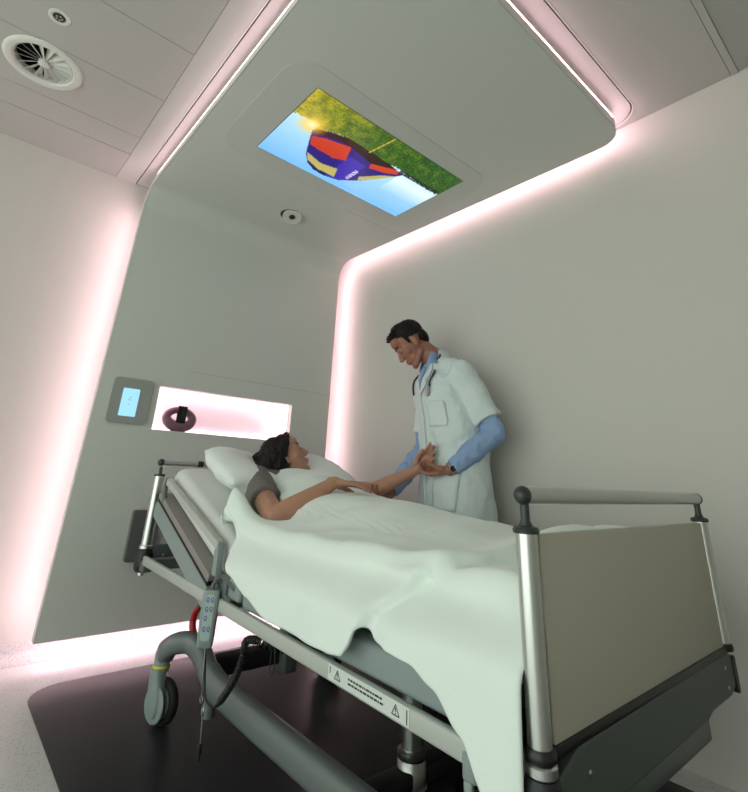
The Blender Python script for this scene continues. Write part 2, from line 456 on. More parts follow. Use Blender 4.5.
# thin dark edge band round the front face
bm = B()
L_ = [(V((xr(y, z)[0], y, z)), V((0, ny, nz))) for (y, z, ny, nz) in path]+[(V((xr(y, z)[1], y, z)), V((0, ny, nz))) for (y, z, ny, nz) in reversed(path)]
n = len(L_); out = []
for i in range(n):
    d = (L_[(i+1) % n][0]-L_[i-1][0]).normalized(); o_ = L_[i][1].cross(d).normalized()
    if o_.dot(L_[i][0]-V((1.37, L_[i][0].y, L_[i][0].z))) < 0 and abs(o_.x) > .5: o_ = -o_
    out.append((L_[i][0], o_, L_[i][1]))
q = [[bm.verts.new(p+o_*.0012+nn*h) for p, o_, nn in out] for h in (-.0004, .0045)]
for i in range(n): bm.faces.new((q[0][i], q[0][(i+1) % n], q[1][(i+1) % n], q[1][i]))
fin('edge_band', bm, M['edge'], root, False)
# lit niche behind the opening
nz0, nz1 = 1.118, 1.37; d = .022
bm = B(); yb = 3.155
def quad(a, b, c, e): bm.faces.new([bm.verts.new(p) for p in (a, b, c, e)])
X0, X1, Z0, Z1 = NX0-d, NX1+d, nz0-.002, nz1+d; ya = 3.0+TH
quad((X0, yb, Z0), (X1, yb, Z0), (X1, yb, Z1), (X0, yb, Z1))
quad((X0, ya, Z0), (X1, ya, Z0), (X1, yb, Z0), (X0, yb, Z0)); quad((X0, ya, Z1), (X1, ya, Z1), (X1, yb, Z1), (X0, yb, Z1))
quad((X0, ya, Z0), (X0, yb, Z0), (X0, yb, Z1), (X0, ya, Z1)); quad((X1, ya, Z0), (X1, yb, Z0), (X1, yb, Z1), (X1, ya, Z1))
bmesh.ops.remove_doubles(bm, verts=bm.verts[:], dist=1e-5)
o = fin('niche', bm, M['niche'], root, False); sd = o.modifiers.new('s', 'SOLIDIFY'); sd.thickness = .004; sd.offset = 1
bm = B()
box(bm, X0+.003, X1-.003, ya+.002, ya+.014, nz1+.004, Z1-.004); box(bm, X0+.003, NX0-.004, ya+.002, ya+.014, nz0+.01, nz1); box(bm, NX1+.004, X1-.003, ya+.002, ya+.014, nz0+.01, nz1)
box(bm, X0+.003, X1-.003, yb-.016, yb-.006, Z0+.001, Z0+.006)
fin('niche_light', bm, M['nled'], root, False)

# ring shaped speaker with a phone docked in it, standing in the niche
t = thing('speaker_dock', 'mauve ring-shaped speaker dock holding a black phone in the lit niche', 'speaker', (1.05, 3.03, nz0))
bm = B(); pts = [(1.056+.078*cos(a), 3.035+.012*sin(a), nz0+.078+.050*sin(a)) for a in [2*pi*k/40 for k in range(40)]]
rs = [.026+.005*(-sin(2*pi*k/40)) for k in range(40)]
tube(bm, pts, rs, 14, True); fin('ring', bm, M['purple'], t)
bm = B(); box(bm, 1.015, 1.097, 3.012, 3.052, nz0, nz0+.012, .004); fin('foot', bm, M['purple'], t)
bm = B(); box(bm, 1.026, 1.084, 3.000, 3.010, nz0+.034, nz0+.150, .004, 2); tag(fin('phone', bm, M['phone']), 'black phone standing upright in the mauve ring dock', 'phone')

# touch panel on the wall
t = thing('control_panel', 'grey wall control plate with a small blue screen left of the niche', 'control panel', (.75, 2.99, 1.13))
bm = B(); prism(bm, rrect(.64, .858, 1.135, 1.385, .022), (2.9995, 2.988), lambda u, v, w: V((u, w, v))); fin('faceplate', bm, M['grayplate'], t, True, 30)
bm = B(); prism(bm, rrect(.697, .787, 1.174, 1.328, .004, 2), (2.9885, 2.9868), lambda u, v, w: V((u, w, v))); fin('display', bm, M['display'], t, False)
bm = B()
for zz, ww in ((1.275, .012), (1.262, .02), (1.236, .008)): box(bm, .742-ww/2, .742+ww/2, 2.9862, 2.9867, zz, zz+.004)
fin('display_icon', bm, M['glyph'], t, False)
# grey plate low on the panel, behind the bed head
bm = B(); prism(bm, rrect(.885, 1.03, .44, .69, .012), (2.999, 2.965), lambda u, v, w: V((u, w, v)))
o = tag(fin('bumper_plate', bm, M['darkplate'], None, True, 30), 'dark grey rounded plate low on the wall panel behind the bed head', 'bumper plate')
# ------------------------------------------------------------------ downlight and ceiling screen
t = thing('downlight', 'round silver tilting downlight set in the canopy near the bend', 'downlight', (1.405, 2.592, CZ_))
bm = B(); D = V((0, 0, -1)); s, u = frame(D); rings = [ring(bm, V((1.405, 2.592, CZ_))+D*h, s, u, r, r, 36) for r, h in [(.060, .0005), (.0755, .0005), (.0755, .003), (.060, .003)]]
bridge(bm, rings+[rings[0]], False, False); fin('bezel', bm, M['black'], t)
bm = B(); lathe(bm, [(.062, .001), (.062, .0015)], (1.405, 2.592, CZ_), D, 32); fin('recess', bm, M['void'], t)
T = V((-.10, -.34, -1)).normalized(); c = V((1.407, 2.580, CZ_-.016))
bm = B(); lathe(bm, [(.063, -.010), (.066, .004), (.062, .009), (.026, .006), (.022, .002)], c, T, 36); fin('reflector', bm, M['reflect'], t)
bm = B(); lathe(bm, [(.020, .004), (.020, .009), (.016, .012), (.002, .013)], c, T, 24); fin('lens', bm, M['black'], t)

t = thing('overhead_screen', 'screen set in the canopy above the bed showing a hot-air balloon', 'screen', (1.395, 1.79, CZ_))
SX0, SX1, SY0, SY1 = .870, 1.923, 1.500, 2.084
bm = B()
es = []
for lp in (rrect(.690, 2.062, 1.385, 2.215, .15, 8), rrect(SX0-.004, SX1+.004, SY0-.004, SY1+.004, .01, 3)):
    vs = [bm.verts.new((x, y, CZ_-.0035)) for x, y in lp]; es += [bm.edges.new((vs[k], vs[(k+1) % len(vs)])) for k in range(len(vs))]
bmesh.ops.triangle_fill(bm, edges=es, use_beauty=True)
g = bmesh.ops.extrude_face_region(bm, geom=bm.faces[:]); bmesh.ops.translate(bm, vec=(0, 0, .003), verts=[v for v in g['geom'] if isinstance(v, bmesh.types.BMVert)])
fin('surround', bm, M['plate'], t, False)
bm = B(); box(bm, SX0-.0035, SX1+.0035, SY0-.0035, SY1+.0035, CZ_-.002, CZ_-.0005); fin('edge_gap', bm, M['gasket'], t, False)
# the picture on the screen: u to the right of the photo's screen (+x), v from the grass edge (y0) to the sky edge (y1)
NU, NV = 200, 112
def inpoly(x, y, P):
    c = False
    for i in range(len(P)):
        (x1, y1), (x2, y2) = P[i], P[i-1]
        if (y1 > y) != (y2 > y) and x < (x2-x1)*(y-y1)/(y2-y1)+x1: c = not c
    return c
BAL = [(0.137, 0.439), (0.173, 0.597), (0.216, 0.761), (0.264, 0.866), (0.325, 0.925), (0.399, 0.933), (0.487, 0.892), (0.575, 0.748), (0.648, 0.573), (0.72, 0.359), (0.588, 0.323), (0.443, 0.327), (0.311, 0.297), (0.204, 0.349)]
ORA = [[(0.159, 0.51), (0.225, 0.448), (0.36, 0.385), (0.406, 0.581), (0.339, 0.635), (0.192, 0.622)], [(0.508, 0.399), (0.609, 0.364), (0.685, 0.338), (0.692, 0.394), (0.619, 0.47), (0.539, 0.508)]]
YEL = [[(0.214, 0.732), (0.321, 0.785), (0.419, 0.744), (0.45, 0.879), (0.34, 0.885), (0.249, 0.827)], [(0.551, 0.696), (0.637, 0.507), (0.712, 0.409), (0.652, 0.581), (0.567, 0.755)]]
DRK = [(0.144, 0.4), (0.301, 0.30), (0.44, 0.305), (0.60, 0.32), (0.66, .34), (0.519, 0.444), (0.464, 0.415), (0.36, 0.385), (0.258, 0.391), (0.163, 0.474)]
GE = [(0, .36), (.10, .345), (.145, .42), (.204, .345), (.311, .30), (.44, .32), (.59, .32), (.69, .31), (.80, .33), (1, .345)]
def mixc(a, b, t): t = max(0, min(1, t)); return tuple(x+(y-x)*t for x, y in zip(a, b))
def pic(u, v):
    asp = 1.053/.584
    n1 = noise.fractal(V((u*22, v*11, 0)), 1., 2., 4); n2 = noise.noise(V((u*90+v*60, v*60-u*20, 3)))
    sky = mixc((.70, .86, .94), (.47, .72, .95), (v-.35)/.6+n1*.05)
    sky = mixc(sky, (.86, .93, .95), 1-abs(v-.45)*4 if u > .7 else 0)
    c = sky
    if inpoly(u, v, BAL):
        c = (.12, .06, .44)
        c = mixc(c, (.05, .03, .22), (v-.80)*5 if u < .45 else 0)
        if .40 < u < .52 and v > .5: c = (.20, .14, .62)
        for P in YEL:
            if inpoly(u, v, P): c = (.70, .66, .36)
        for P in ORA:
            if inpoly(u, v, P): c = mixc((.78, .24, .10), (.66, .16, .08), v*1.5-.4)
        if .498 < u < .522 and .63 < v < .81 and n2 > -.1: c = (.75, .72, .9)
    ge = linterp(u, GE)+.018*noise.noise(V((u*70, 1, 0)))
    if v < ge:
        g = mixc((.34, .44, .09), (.10, .30, .07), u*1.3)
        g = mixc(g, (.72, .66, .14), .8*max(0, 1-u*2.4)+n1*.4)
        g = mixc(g, (.85, .80, .30), max(0, n2)*.55)
        g = mixc(g, (.07, .14, .03), max(0, -n2)*.6+max(0, -n1)*.3)
        c = g
    if inpoly(u, v, DRK): c = mixc((.13, .05, .03), (.42, .16, .05), .5-2.2*(u-.12)+n1*.2)
    if .68 < u < .99 and abs(v-.335-.012*noise.noise(V((u*40, 5, 0)))) < .028: c = mixc(c, (.05, .09, .06), .9 if n2 > -.25 else .3)
    ds = sqrt(((u-.115)*asp)**2+(v-.38)**2)
    c = mixc(c, (1., .80, .30), 1.1-ds*6.5)
    c = mixc(c, (1., .93, .72), 1.1-ds*16)
    a = abs((v-.0)-(-(u-.481)/.029*.324)) 
    if .445 < u < .485 and 0 < v < .325 and abs(u-(.481-.029*v/.324)) < .004: c = mixc(c, (.85, .72, .30), .8)
    return c
SCR = 1.05

me = bpy.data.meshes.new('picture'); vs = []; fsx = []
for j in range(NV+1):
    for i in range(NU+1): vs.append((SX0+(SX1-SX0)*i/NU, SY0+(SY1-SY0)*j/NV, CZ_-.003))
for j in range(NV):
    for i in range(NU): fsx.append((j*(NU+1)+i, (j+1)*(NU+1)+i, (j+1)*(NU+1)+i+1, j*(NU+1)+i+1))
me.from_pydata(vs, [], fsx); me.update()
ca = me.color_attributes.new('picture', 'FLOAT_COLOR', 'POINT')
k = 0
for j in range(NV+1):
    for i in range(NU+1):
        c = pic(i/NU, j/NV); ca.data[k].color = (*[x**2.2 for x in c], 1); k += 1
m = bpy.data.materials.new('screen_picture'); m.use_nodes = True; nt = m.node_tree; b = nt.nodes['Principled BSDF']
at = nt.nodes.new('ShaderNodeAttribute'); at.attribute_name = 'picture'
nt.links.new(at.outputs['Color'], b.inputs['Emission Color']); b.inputs['Emission Strength'].default_value = SCR
b.inputs['Base Color'].default_value = (.01, .01, .01, 1); b.inputs['Roughness'].default_value = .25
link('display', me, m, t, False)
# ------------------------------------------------------------------ the hospital bed
XLB, XRB, YFT, YHD = .88, 1.86, .56, 2.66
bed = thing('hospital_bed', 'grey adjustable hospital bed with raised back and steel end posts', 'bed', (1.37, 1.6, 0))
def tl(y): return .021*(y-.62)
# long side rails of the upper frame
rails = {}
for sx, x in (('l', .866), ('r', 1.878)):
    bm = B()
    for (za, zb, w) in ((.443, .482, .010),):
        vs = box(bm, x-w, x+w, .66, 2.60, za, zb, .006)
        for v in vs: v.co.z += tl(v.co.y)
    rails[sx] = fin('side_rail', bm, M['bedlight'], bed, True, 50)
# printed warning label on the near rail: white film with dark print
bm = B(); vs = box(bm, .8548, .8562, .838, 1.115, .449, .481)
for v in vs: v.co.z += tl(v.co.y)
nw = len(bm.faces)
def lq(y0, y1, z0, z1):
    for v in box(bm, .8538, .8549, y0, y1, z0, z1): v.co.z += tl(v.co.y)
for yc in (1.078, .878):
    tri = [(yc+.011, .457), (yc-.011, .457), (yc, .475)]
    for a, b in zip(tri, tri[1:]+tri[:1]):
        tube(bm, [(.8546, a[0], a[1]+tl(a[0])), (.8546, b[0], b[1]+tl(b[0]))], .0010, 6)
    lq(yc-.001, yc+.001, .463, .470); lq(yc-.001, yc+.001, .459, .461)
random.seed(3)
for row, (z0, z1) in enumerate(((.469, .4725), (.4605, .4640))):
    y = 1.037
    while y > .918:
        w = random.uniform(.003, .012); lq(max(y-w, .915), y, z0, z1); y -= w+.003
lq(1.106, 1.108, .463, .476); lq(.844, .846, .452, .476)
bm.faces.ensure_lookup_table()
for f in bm.faces[nw:]: f.material_index = 1
fin('warning_label', bm, [M['label'], M['ink']], rails['l'], False)
# cross members
for y, z in ((.72, .44), (1.34, .44), (1.86, .45), (2.12, .455), (2.56, .47)):
    bm = B(); box(bm, .888, 1.856, y-.03, y+.03, z, z+.045, .006); fin('cross_member', bm, M['beddark'], bed, True, 50)
# mattress platform
def section(y0, y1, z0=.488, z1=.556):
    bm = B(); vs = box(bm, .872, 1.885, y0, y1, z0, z1, .014, 3)
    for v in vs: v.co.z += tl(v.co.y)*.6
    return fin('platform_section', bm, M['bedgrey'], bed, True, 50)
section(.69, 1.352); section(1.364, 1.625); section(1.645, 1.735, .495, .565)
PIV = V((0, 1.86, .515)); BA = radians(19.6)
def bk(s, n, x): return V((x, PIV.y+s*cos(BA)-n*sin(BA), PIV.z+s*sin(BA)+n*cos(BA)))
bm = B()
prism(bm, rrect(0, .76, -.075, .0, .03, 5), (.862, 1.885), lambda u, v, w: bk(u, v, w)); fin('backrest_shell', bm, M['bedgrey'], bed, True, 45)
bm = B(); prism(bm, rrect(.02, .775, .0005, .006, .002, 2), (.860, 1.887), lambda u, v, w: bk(u, v, w)); fin('backrest_edge_trim', bm, M['gasket'], bed, False)
bm = B(); prism(bm, rrect(.03, .76, .004, .034, .012, 4), (.866, 1.88), lambda u, v, w: bk(u, v, w)); fin('backrest_cushion_tray', bm, M['tray'], bed, True, 45)
# hinge hardware under the pivot
for x in (.885, 1.86):
    bm = B()
    cyl(bm, (x-.03, 1.80, .515), (x+.03, 1.80, .515), .035, n=20)
    tube(bm, spline([(x, 1.84, .55), (x, 1.76, .56), (x, 1.68, .545)], 5), .016, 10)
    tube(bm, spline([(x-.01, 1.83, .50), (x-.01, 1.77, .52), (x-.01, 1.70, .50)], 5), .012, 10)
    box(bm, x-.02, x+.015, 1.735, 1.80, .49, .565, .01)
    fin('hinge', bm, M['beddark'], bed)
# mattress retainer rails along the backrest
for x in (.872, 1.878):
    bm = B(); a, b_ = V((x, 2.485, .853)), V((x, 1.835, .655))
    d = (b_-a).normalized(); s, u = frame(d); rr = []
    for p in (a, b_): rr.append([bm.verts.new(p+s*i+u*j) for i, j in ((-.012, -.017), (.012, -.017), (.012, .017), (-.012, .017))])
    bridge(bm, rr); bmesh.ops.bevel(bm, geom=bm.edges[:], offset=.004, segments=2, affect='EDGES')
    r_ = fin('retainer_rail', bm, M['bedlight'], bed, True, 50)
    bm = B(); tube(bm, spline([(x, 2.50, .862), (x, 2.515, .835), (x, 2.515, .80), (x, 2.50, .76)], 4), .011, 10); fin('upper_bracket', bm, M['beddark'], r_)
    bm = B(); rr = []
    for (y, z, w) in ((1.842, .668, .019), (1.838, .62, .021), (1.836, .56, .021)): rr.append([bm.verts.new((x+i, y+j, z)) for i, j in ((-.011, -w), (.011, -w), (.011, w), (-.011, w))])
    bridge(bm, rr); bmesh.ops.bevel(bm, geom=bm.edges[:], offset=.004, segments=2, affect='EDGES'); fin('lower_bracket', bm, M['bedgrey'], r_, True, 50)

# end frames
def end_frame(y, dz, r, foot):
    out = thing('x', 'x', 'x', (0, 0, 0)) if False else None
    zt = .832 if foot else .872; zb = .512 if foot else .545; cut = -1 if foot else 1
    for x in (XLB, XRB):
        bm = B(); cyl(bm, (x, y, zb), (x, y, zt), r, n=32); po = fin('end_post', bm, M['chrome'], bed)
        bm = B(); lathe(bm, [(r+.004, 0), (r+.005, .006), (r+.002, .011), (.013, .013), (.009, .022), (.0085, .052)] if foot else [(r+.002, 0), (r+.002, .008), (.008, .012), (.008, .045)], (x, y, zt), n=28); fin('post_cap', bm, M['knob'], po)
        bm = B(); ball(bm, (x-.004 if x < 1 else x+.004, y, zt+.066), .0175 if foot else .018, 24, 16); fin('handle_knob', bm, M['knob'], po)
        bm = B()
        if foot: lathe(bm, [(r+.004, -.014), (r+.006, -.010), (r+.006, -.002), (r+.002, .004)], (x, y, zb), n=28)
        else: lathe(bm, [(.028, -.098), (.037, -.086), (.040, -.05), (.037, -.02), (.031, -.006), (r+.003, 0)], (x, y, zb), n=28)
        fin('post_collar', bm, M['gasket'] if foot else M['black'], po)
        if foot and x > 1: continue
        bm = B(); lathe(bm, [(r+.003, 0), (r+.0065, .004), (r+.0065, .016), (r+.003, .019)], (x, y, zb-.034 if foot else zb-.002), n=28); fin('post_ring', bm, M['chrome'], po)
        if foot:
            bm = B(); lathe(bm, [(.022, -.105), (.028, -.098), (.031, -.06), (.030, -.012), (.025, 0)], (x, y, zb-.034), n=28); fin('corner_bumper', bm, M['black'], po)
        else:
            bm = B(); cyl(bm, (x, y, .432), (x, y, .452), .015, n=16); fin('post_foot', bm, M['chrome'], po)
            bm = B(); box(bm, x-.022, x+.022, y-.085, y+.01, .455, .50, .006); fin('corner_bracket', bm, M['beddark'], po)
    bm = B(); cyl(bm, (XLB-.005, y, zt+.066), (XRB+.005, y, zt+.066), .0165 if foot else .014, n=24); h = fin('end_handle', bm, M['silver'], bed)
    return h
end_frame(YFT, 0, .0200, True)
h = end_frame(YHD, 0, .0245, False)
bm = B(); cyl(bm, (1.065, YHD, .938), (1.095, YHD, .938), .0155, n=20); fin('handle_clip', bm, M['black'], h)
# foot panel, lower board and bars
bm = B(); box(bm, XLB+.03, XRB-.03, YFT-.011, YFT+.011, .512, .829, .002); fin('foot_panel', bm, M['beige'], bed, True, 50)
bm = B(); box(bm, XLB+.015, XRB+.006, YFT-.015, YFT+.015, .495, .513, .004); fin('panel_gasket', bm, M['gasket'], bed, True, 50)
bm = B()
prism(bm, [(.915, .385), (1.62, .393), (1.66, .402), (1.82, .402), (1.862, .415), (1.870, .45), (1.865, .485), (1.85, .496), (.985, .496), (.94, .478), (.915, .470)], (YFT-.014, YFT+.014), lambda u, v, w: V((u, w, v)))
lb = fin('lower_board', bm, M['board'], bed, True, 35); bv = lb.modifiers.new('b', 'BEVEL'); bv.width = .004; bv.segments = 2; bv.limit_method = 'ANGLE'
bm = B(); prism(bm, rrect(1.862, 1.884, .398, .486, .010, 4), (YFT-.018, YFT+.016), lambda u, v, w: V((u, w, v))); fin('end_bumper', bm, M['black'], lb)
bm = B()
for x, z in ((1.01, .452), (1.80, .468), (1.80, .423)): ball(bm, (x, YFT-.0145, z), (.005, .002, .005), 12, 8)
fin('screw', bm, M['silver'], lb)
bm = B(); box(bm, .95, 1.66, YFT+.0, YFT+.05, .338, .392, .006); fin('lower_bar', bm, M['beddark'], bed, True, 50)
bm = B(); box(bm, 1.0, 1.06, YFT+.02, .70, .345, .45, .006); fin('bar_bracket', bm, M['beddark'], bed, True, 50)
bm = B(); box(bm, 1.58, 1.64, YFT+.02, .70, .345, .45, .006); fin('bar_bracket', bm, M['beddark'], bed, True, 50)
# head board beam
bm = B(); box(bm, .90, 1.84, YHD-.02, YHD+.02, .465, .56, .006); hb = fin('head_beam', bm, M['board'], bed, True, 50)
bm = B(); ball(bm, (.965, YHD-.021, .515), (.007, .003, .007), 12, 8); fin('screw', bm, M['silver'], hb)
# clamp, hook and knob low at the foot end
bm = B(); box(bm, .852, .875, .675, .705, .425, .468, .006); box(bm, .848, .858, .680, .698, .412, .43, .003); fin('rail_hook', bm, M['bedgrey'], bed, True, 50)
bm = B(); cyl(bm, (.872, .690, .385), (.895, .682, .385), .024, n=24); cyl(bm, (.867, .691, .385), (.873, .690, .385), .016, n=20); tube(bm, spline([(.89, .69, .37), (.93, .69, .31), (.96, .70, .24), (.98, .74, .2)], 5), .012, 10); fin('lock_knob', bm, M['beddark'], bed)
# ---- chassis
def chassis_beam(x, sx):
    bm = B()
    pts = spline([(x-.085*sx, 2.235, .222), (x-.082*sx, 2.215, .250), (x-.06*sx, 2.19, .268), (x-.02*sx, 2.15, .272), (x, 2.09, .250), (x, 2.00, .212), (x, 1.88, .190), (x, 1.6, .186)], 5)+[V((x, 1.3, .186))]+spline([(x, 1.1, .186), (x, .98, .19), (x, .88, .215), (x-.02*sx, .81, .262), (x-.06*sx, .77, .262), (x-.082*sx, .745, .245), (x-.085*sx, .735, .222)], 5)
    m = len(pts); rr = []
    for i, p in enumerate(pts):
        d = (pts[min(i+1, m-1)]-pts[max(i-1, 0)]).normalized()
        s = d.cross(V((0, 0, 1))); s = s.normalized() if s.length > .3 else V((1, 0, 0)); 
        u = s.cross(d).normalized()
        yy = p.y; mid = 1 if 1.0 < yy < 2.0 else 0
        e = .034 if abs(yy-1.49) > .74 else .036
        rr.append(ring(bm, p, s, u, .034, e+.006*mid, 20, .7))
    bridge(bm, rr)
    return fin('chassis_beam', bm, M['basegrey'], bed, True, 60)
chassis_beam(.978, 1); chassis_beam(1.70, -1)
for y, z0, z1 in ((2.14, .150, .215), (1.34, .035, .080), (.75, .150, .215)):
    bm = B(); box(bm, 1.02, 1.74, y-.035, y+.035, z0, z1, .008); fin('chassis_cross_bar', bm, M['black'], bed, True, 50)
def caster(x, y, ang):
    bm = B(); R3 = Matrix.Translation((x, y, 0)) @ Matrix.Rotation(ang, 4, 'Z')
    cyl(bm, (0, 0, .172), (0, 0, .232), .031, .030, 24)
    # fairing: a flat rounded housing beside the wheel
    rr = []
    for (z, cy, hw, hd) in ((.185, 0, .026, .028), (.16, -.004, .026, .030), (.12, -.012, .026, .036), (.085, -.018, .026, .040), (.055, -.022, .025, .036), (.038, -.024, .022, .022)):
        rr.append(ring(bm, V((-.012, cy, z)), V((1, 0, 0)), V((0, 1, 0)), hw, hd, 20, .7))
    bridge(bm, rr); bm.transform(R3); f = fin('caster', bm, M['bedgrey'], bed)
    bm = B(); lathe(bm, [(.0325, 0), (.0335, .002), (.0335, .007), (.0325, .009)], (0, 0, .184), n=28); bm.transform(R3); fin('yellow_band', bm, M['yellow'], f)
    bm = B()
    prof = [(.045, -.015), (.070, -.015), (.0745, -.009), (.075, 0), (.0745, .009), (.070, .015), (.045, .015)]
    lathe(bm, prof, (.022, -.022, .0752), V((1, 0, 0)), 36); bm.transform(R3); w = fin('wheel', bm, M['tire'], f)
    bm = B(); lathe(bm, [(.05, -.017), (.052, -.013), (.052, .016), (.03, .021), (.002, .022)], (.022, -.022, .0752), V((1, 0, 0)), 28)
    lathe(bm, [(.060, -.043), (.057, -.046), (.03, -.048), (.002, -.048)], (.022, -.022, .0752), V((1, 0, 0)), 28); bm.transform(R3); fin('wheel_disc', bm, M['bedgrey'], w)
caster(.887, 2.235, radians(14)); caster(1.70, 2.275, radians(20)); caster(.915, .735, radians(10)); caster(1.72, .84, radians(190))
# lift columns
for y, zt in ((1.34, .46),):
    nm = 'lift_column'
    bm = B(); cyl(bm, (1.38, y, .04), (1.38, y, zt), .033, n=28); c_ = fin(nm, bm, M['chrome'], bed)
    bm = B(); lathe(bm, [(.049, 0), (.049, .006), (.0455, .010), (.0455, .068), (.043, .071), (.043, .075), (.0455, .078), (.0455, .090), (.034, .094)], (1.38, y, .03), n=32); fin('column_sleeve', bm, M['silver'], c_)
    bm = B(); lathe(bm, [(.0440, 0), (.0440, .004)], (1.38, y, .1015), n=32); fin('column_ring', bm, M['gasket'], c_)
    bm = B(); box(bm, 1.27, 1.49, y-.09, y+.09, .018, .034, .006); fin('column_base', bm, M['black'], c_, True, 50)
bm = B(); box(bm, 1.345, 1.415, 2.065, 2.135, .118, .47, .012); fin('lift_column', bm, M['basegrey'], bed, True, 50)
bm = B(); box(bm, 1.30, 1.46, 1.37, 2.0, .37, .43, .01); fin('drive_unit', bm, M['black'], bed, True, 50)
bm = B(); cyl(bm, (1.02, 2.05, .055), (1.02, 2.05, .20), .022, n=20); fin('brake_pedal', bm, M['basegrey'], bed, True, 50)
# red emergency lever with its black tube
bm = B(); tube(bm, spline([(.925, 1.92, .42), (.94, 2.02, .418), (.97, 2.12, .405), (.98, 2.175, .385)], 6), .011, 12); lv = fin('release_lever', bm, M['black'], bed)
bm = B(); tube(bm, spline([(.98, 2.165, .392), (.98, 2.205, .36), (.98, 2.215, .315), (.98, 2.165, .268)], 6), [.0135]*19, 12); fin('red_grip', bm, M['red'], lv)
# ---- hand control, hanging from the rail
hs = thing('hand_control', 'grey bed hand control with blue symbols hanging on the near rail', 'remote control', (.845, 1.78, .36))
bm = B()
RH = Matrix.Translation((.838, 1.775, .365)) @ Matrix.Rotation(radians(52), 4, 'Z') 
rr = []
for z, hx, hy in ((0, .010, .020), (.004, .0135, .0255), (.03, .0145, .027), (.12, .0145, .029), (.160, .0145, .029), (.166, .012, .026)):
    rr.append(ring(bm, V((0, 0, z)), V((1, 0, 0)), V((0, 1, 0)), hx, hy, 24, .55))
bridge(bm, rr); bm.transform(RH); body = fin('body', bm, M['bedgrey'], hs)
bm = B(); prism(bm, rrect(-.016, .016, .022, .155, .012, 5), (-.0142, -.0155), lambda u, v, w: V((w, u, v))); bm.transform(RH); kp = fin('keypad', bm, M['keypad'], hs, True, 30)
for z in (.140, .113, .087, .056):
    for yk in ((.0075, -.0075) if z != .087 else (.0075,)):
        bm = B(); tube(bm, [(-.0158, yk+.0045*cos(a), z+.0055*sin(a)) for a in [2*pi*k/14 for k in range(14)]], .0012, 6, True)
        tube(bm, [(-.0158, yk-.005, z-.0085), (-.0158, yk+.002, z-.006)], .0011, 6); bm.transform(RH); fin('key', bm, M['keyblue'], kp)
bm = B(); tube(bm, spline([(.845, 1.78, .52), (.84, 1.778, .545), (.855, 1.775, .56), (.872, 1.77, .545)], 5), .006, 8); fin('hook', bm, M['beddark'], hs)
# coiled cord
bm = B()
cp = spline([(.845, 1.778, .362), (.852, 1.775, .30), (.858, 1.76, .235), (.862, 1.71, .222), (.866, 1.665, .252), (.868, 1.60, .322), (.872, 1.57, .385), (.872, 1.565, .425), (.885, 1.53, .437), (.91, 1.47, .437), (.94, 1.40, .437)], 40)
L = [0.]
for a, b_ in zip(cp, cp[1:]): L.append(L[-1]+(b_-a).length)
pts = []; tot = L[-1]; N = 1100; j = 0
for i in range(N+1):
    s = tot*i/N
    while j < len(L)-2 and L[j+1] < s: j += 1
    p = cp[j].lerp(cp[j+1], (s-L[j])/max(1e-9, L[j+1]-L[j])); d = (cp[j+1]-cp[j]).normalized(); sd, u = frame(d, V((1, 0, 0)))
    f = s/tot; amp = .0085*min(1, max(0, (f-.30)*12)) if f < .80 else .016
    ph = s/.0085*2*pi if f < .80 else (.80*tot)/.0085*2*pi+(s-.80*tot)/.020*2*pi
    pts.append(p+sd*(amp*cos(ph))+u*(amp*sin(ph)))
tube(bm, pts, .0032, 6); fin('cord', bm, M['black'], hs)
# key cord with ring and plug
t = thing('key_chain', 'thin cord with a steel ring and black key hanging below the hand control', 'key chain', (.85, 1.745, .10))
bm = B(); tube(bm, spline([(.842, 1.776, .37), (.846, 1.772, .30), (.853, 1.775, .232)], 6), .0018, 8); tube(bm, [(.853, 1.775+.009*cos(a), .224+.009*sin(a)) for a in [2*pi*k/16 for k in range(16)]], .002, 6, True); fin('cord', bm, M['wire'], t)
bm = B(); tube(bm, [(.855+.004*cos(a), 1.757+.015*cos(a), .202+.015*sin(a)) for a in [2*pi*k/24 for k in range(24)]], .0018, 8, True); fin('ring', bm, M['wire'], t)
bm = B(); tube(bm, spline([(.856, 1.755, .188), (.856, 1.750, .15), (.857, 1.747, .12)], 6), .0016, 8); fin('chain', bm, M['wire'], t)
bm = B(); box(bm, .851, .863, 1.739, 1.755, .094, .121, .003); cyl(bm, (.857, 1.747, .078), (.857, 1.747, .096), .005, n=12); fin('key', bm, M['black'], t)
bm = B(); tube(bm, [(.905, 1.452+.012*cos(a), .40+.036*sin(a)) for a in [2*pi*k/24 for k in range(24)]], .0016, 6, True); fin('wire_loop', bm, M['black'], bed)
# ------------------------------------------------------------------ bedding
ZM = .690                                   # top of the flat mattress
def mtop(y):
    """height of the mattress top at y"""
    a = ZM; b = PIV.z+.165/cos(BA)+(y-PIV.y)*math.tan(BA)
    k = .05; h = max(0, k-abs(a-b))/k
    return max(a, b)+h*h*k*.25
bm = B(); rr = []
def msec(c, up, hw, ht, k=1.):
    pts = rrect(-hw*k, hw*k, -ht*k, ht*k, .045*k, 5)
    return [bm.verts.new(c+V((px, 0, 0))+up*pz) for px, pz in pts]
path_m = []
for y in (.640, .66, .9, 1.2, 1.5, 1.68): path_m.append((V((1.38, y, .623)), V((0, 0, 1))))
for s in (.02, .1, .25, .4, .55, .68, .725, .745):
    a = BA*min(1, .4+s*6); path_m.append((bk(s, .0975, 1.38), V((0, -sin(a), cos(a)))))
for i, (c, up) in enumerate(path_m):
    k = 1. if 0 < i < len(path_m)-1 else .93
    rr.append(msec(c, up, .478, .067, k))
bridge(bm, rr)
tag(fin('mattress', bm, M['sheet'], None, True, 60), 'white covered mattress on the hospital bed, bent up at the head', 'mattress')
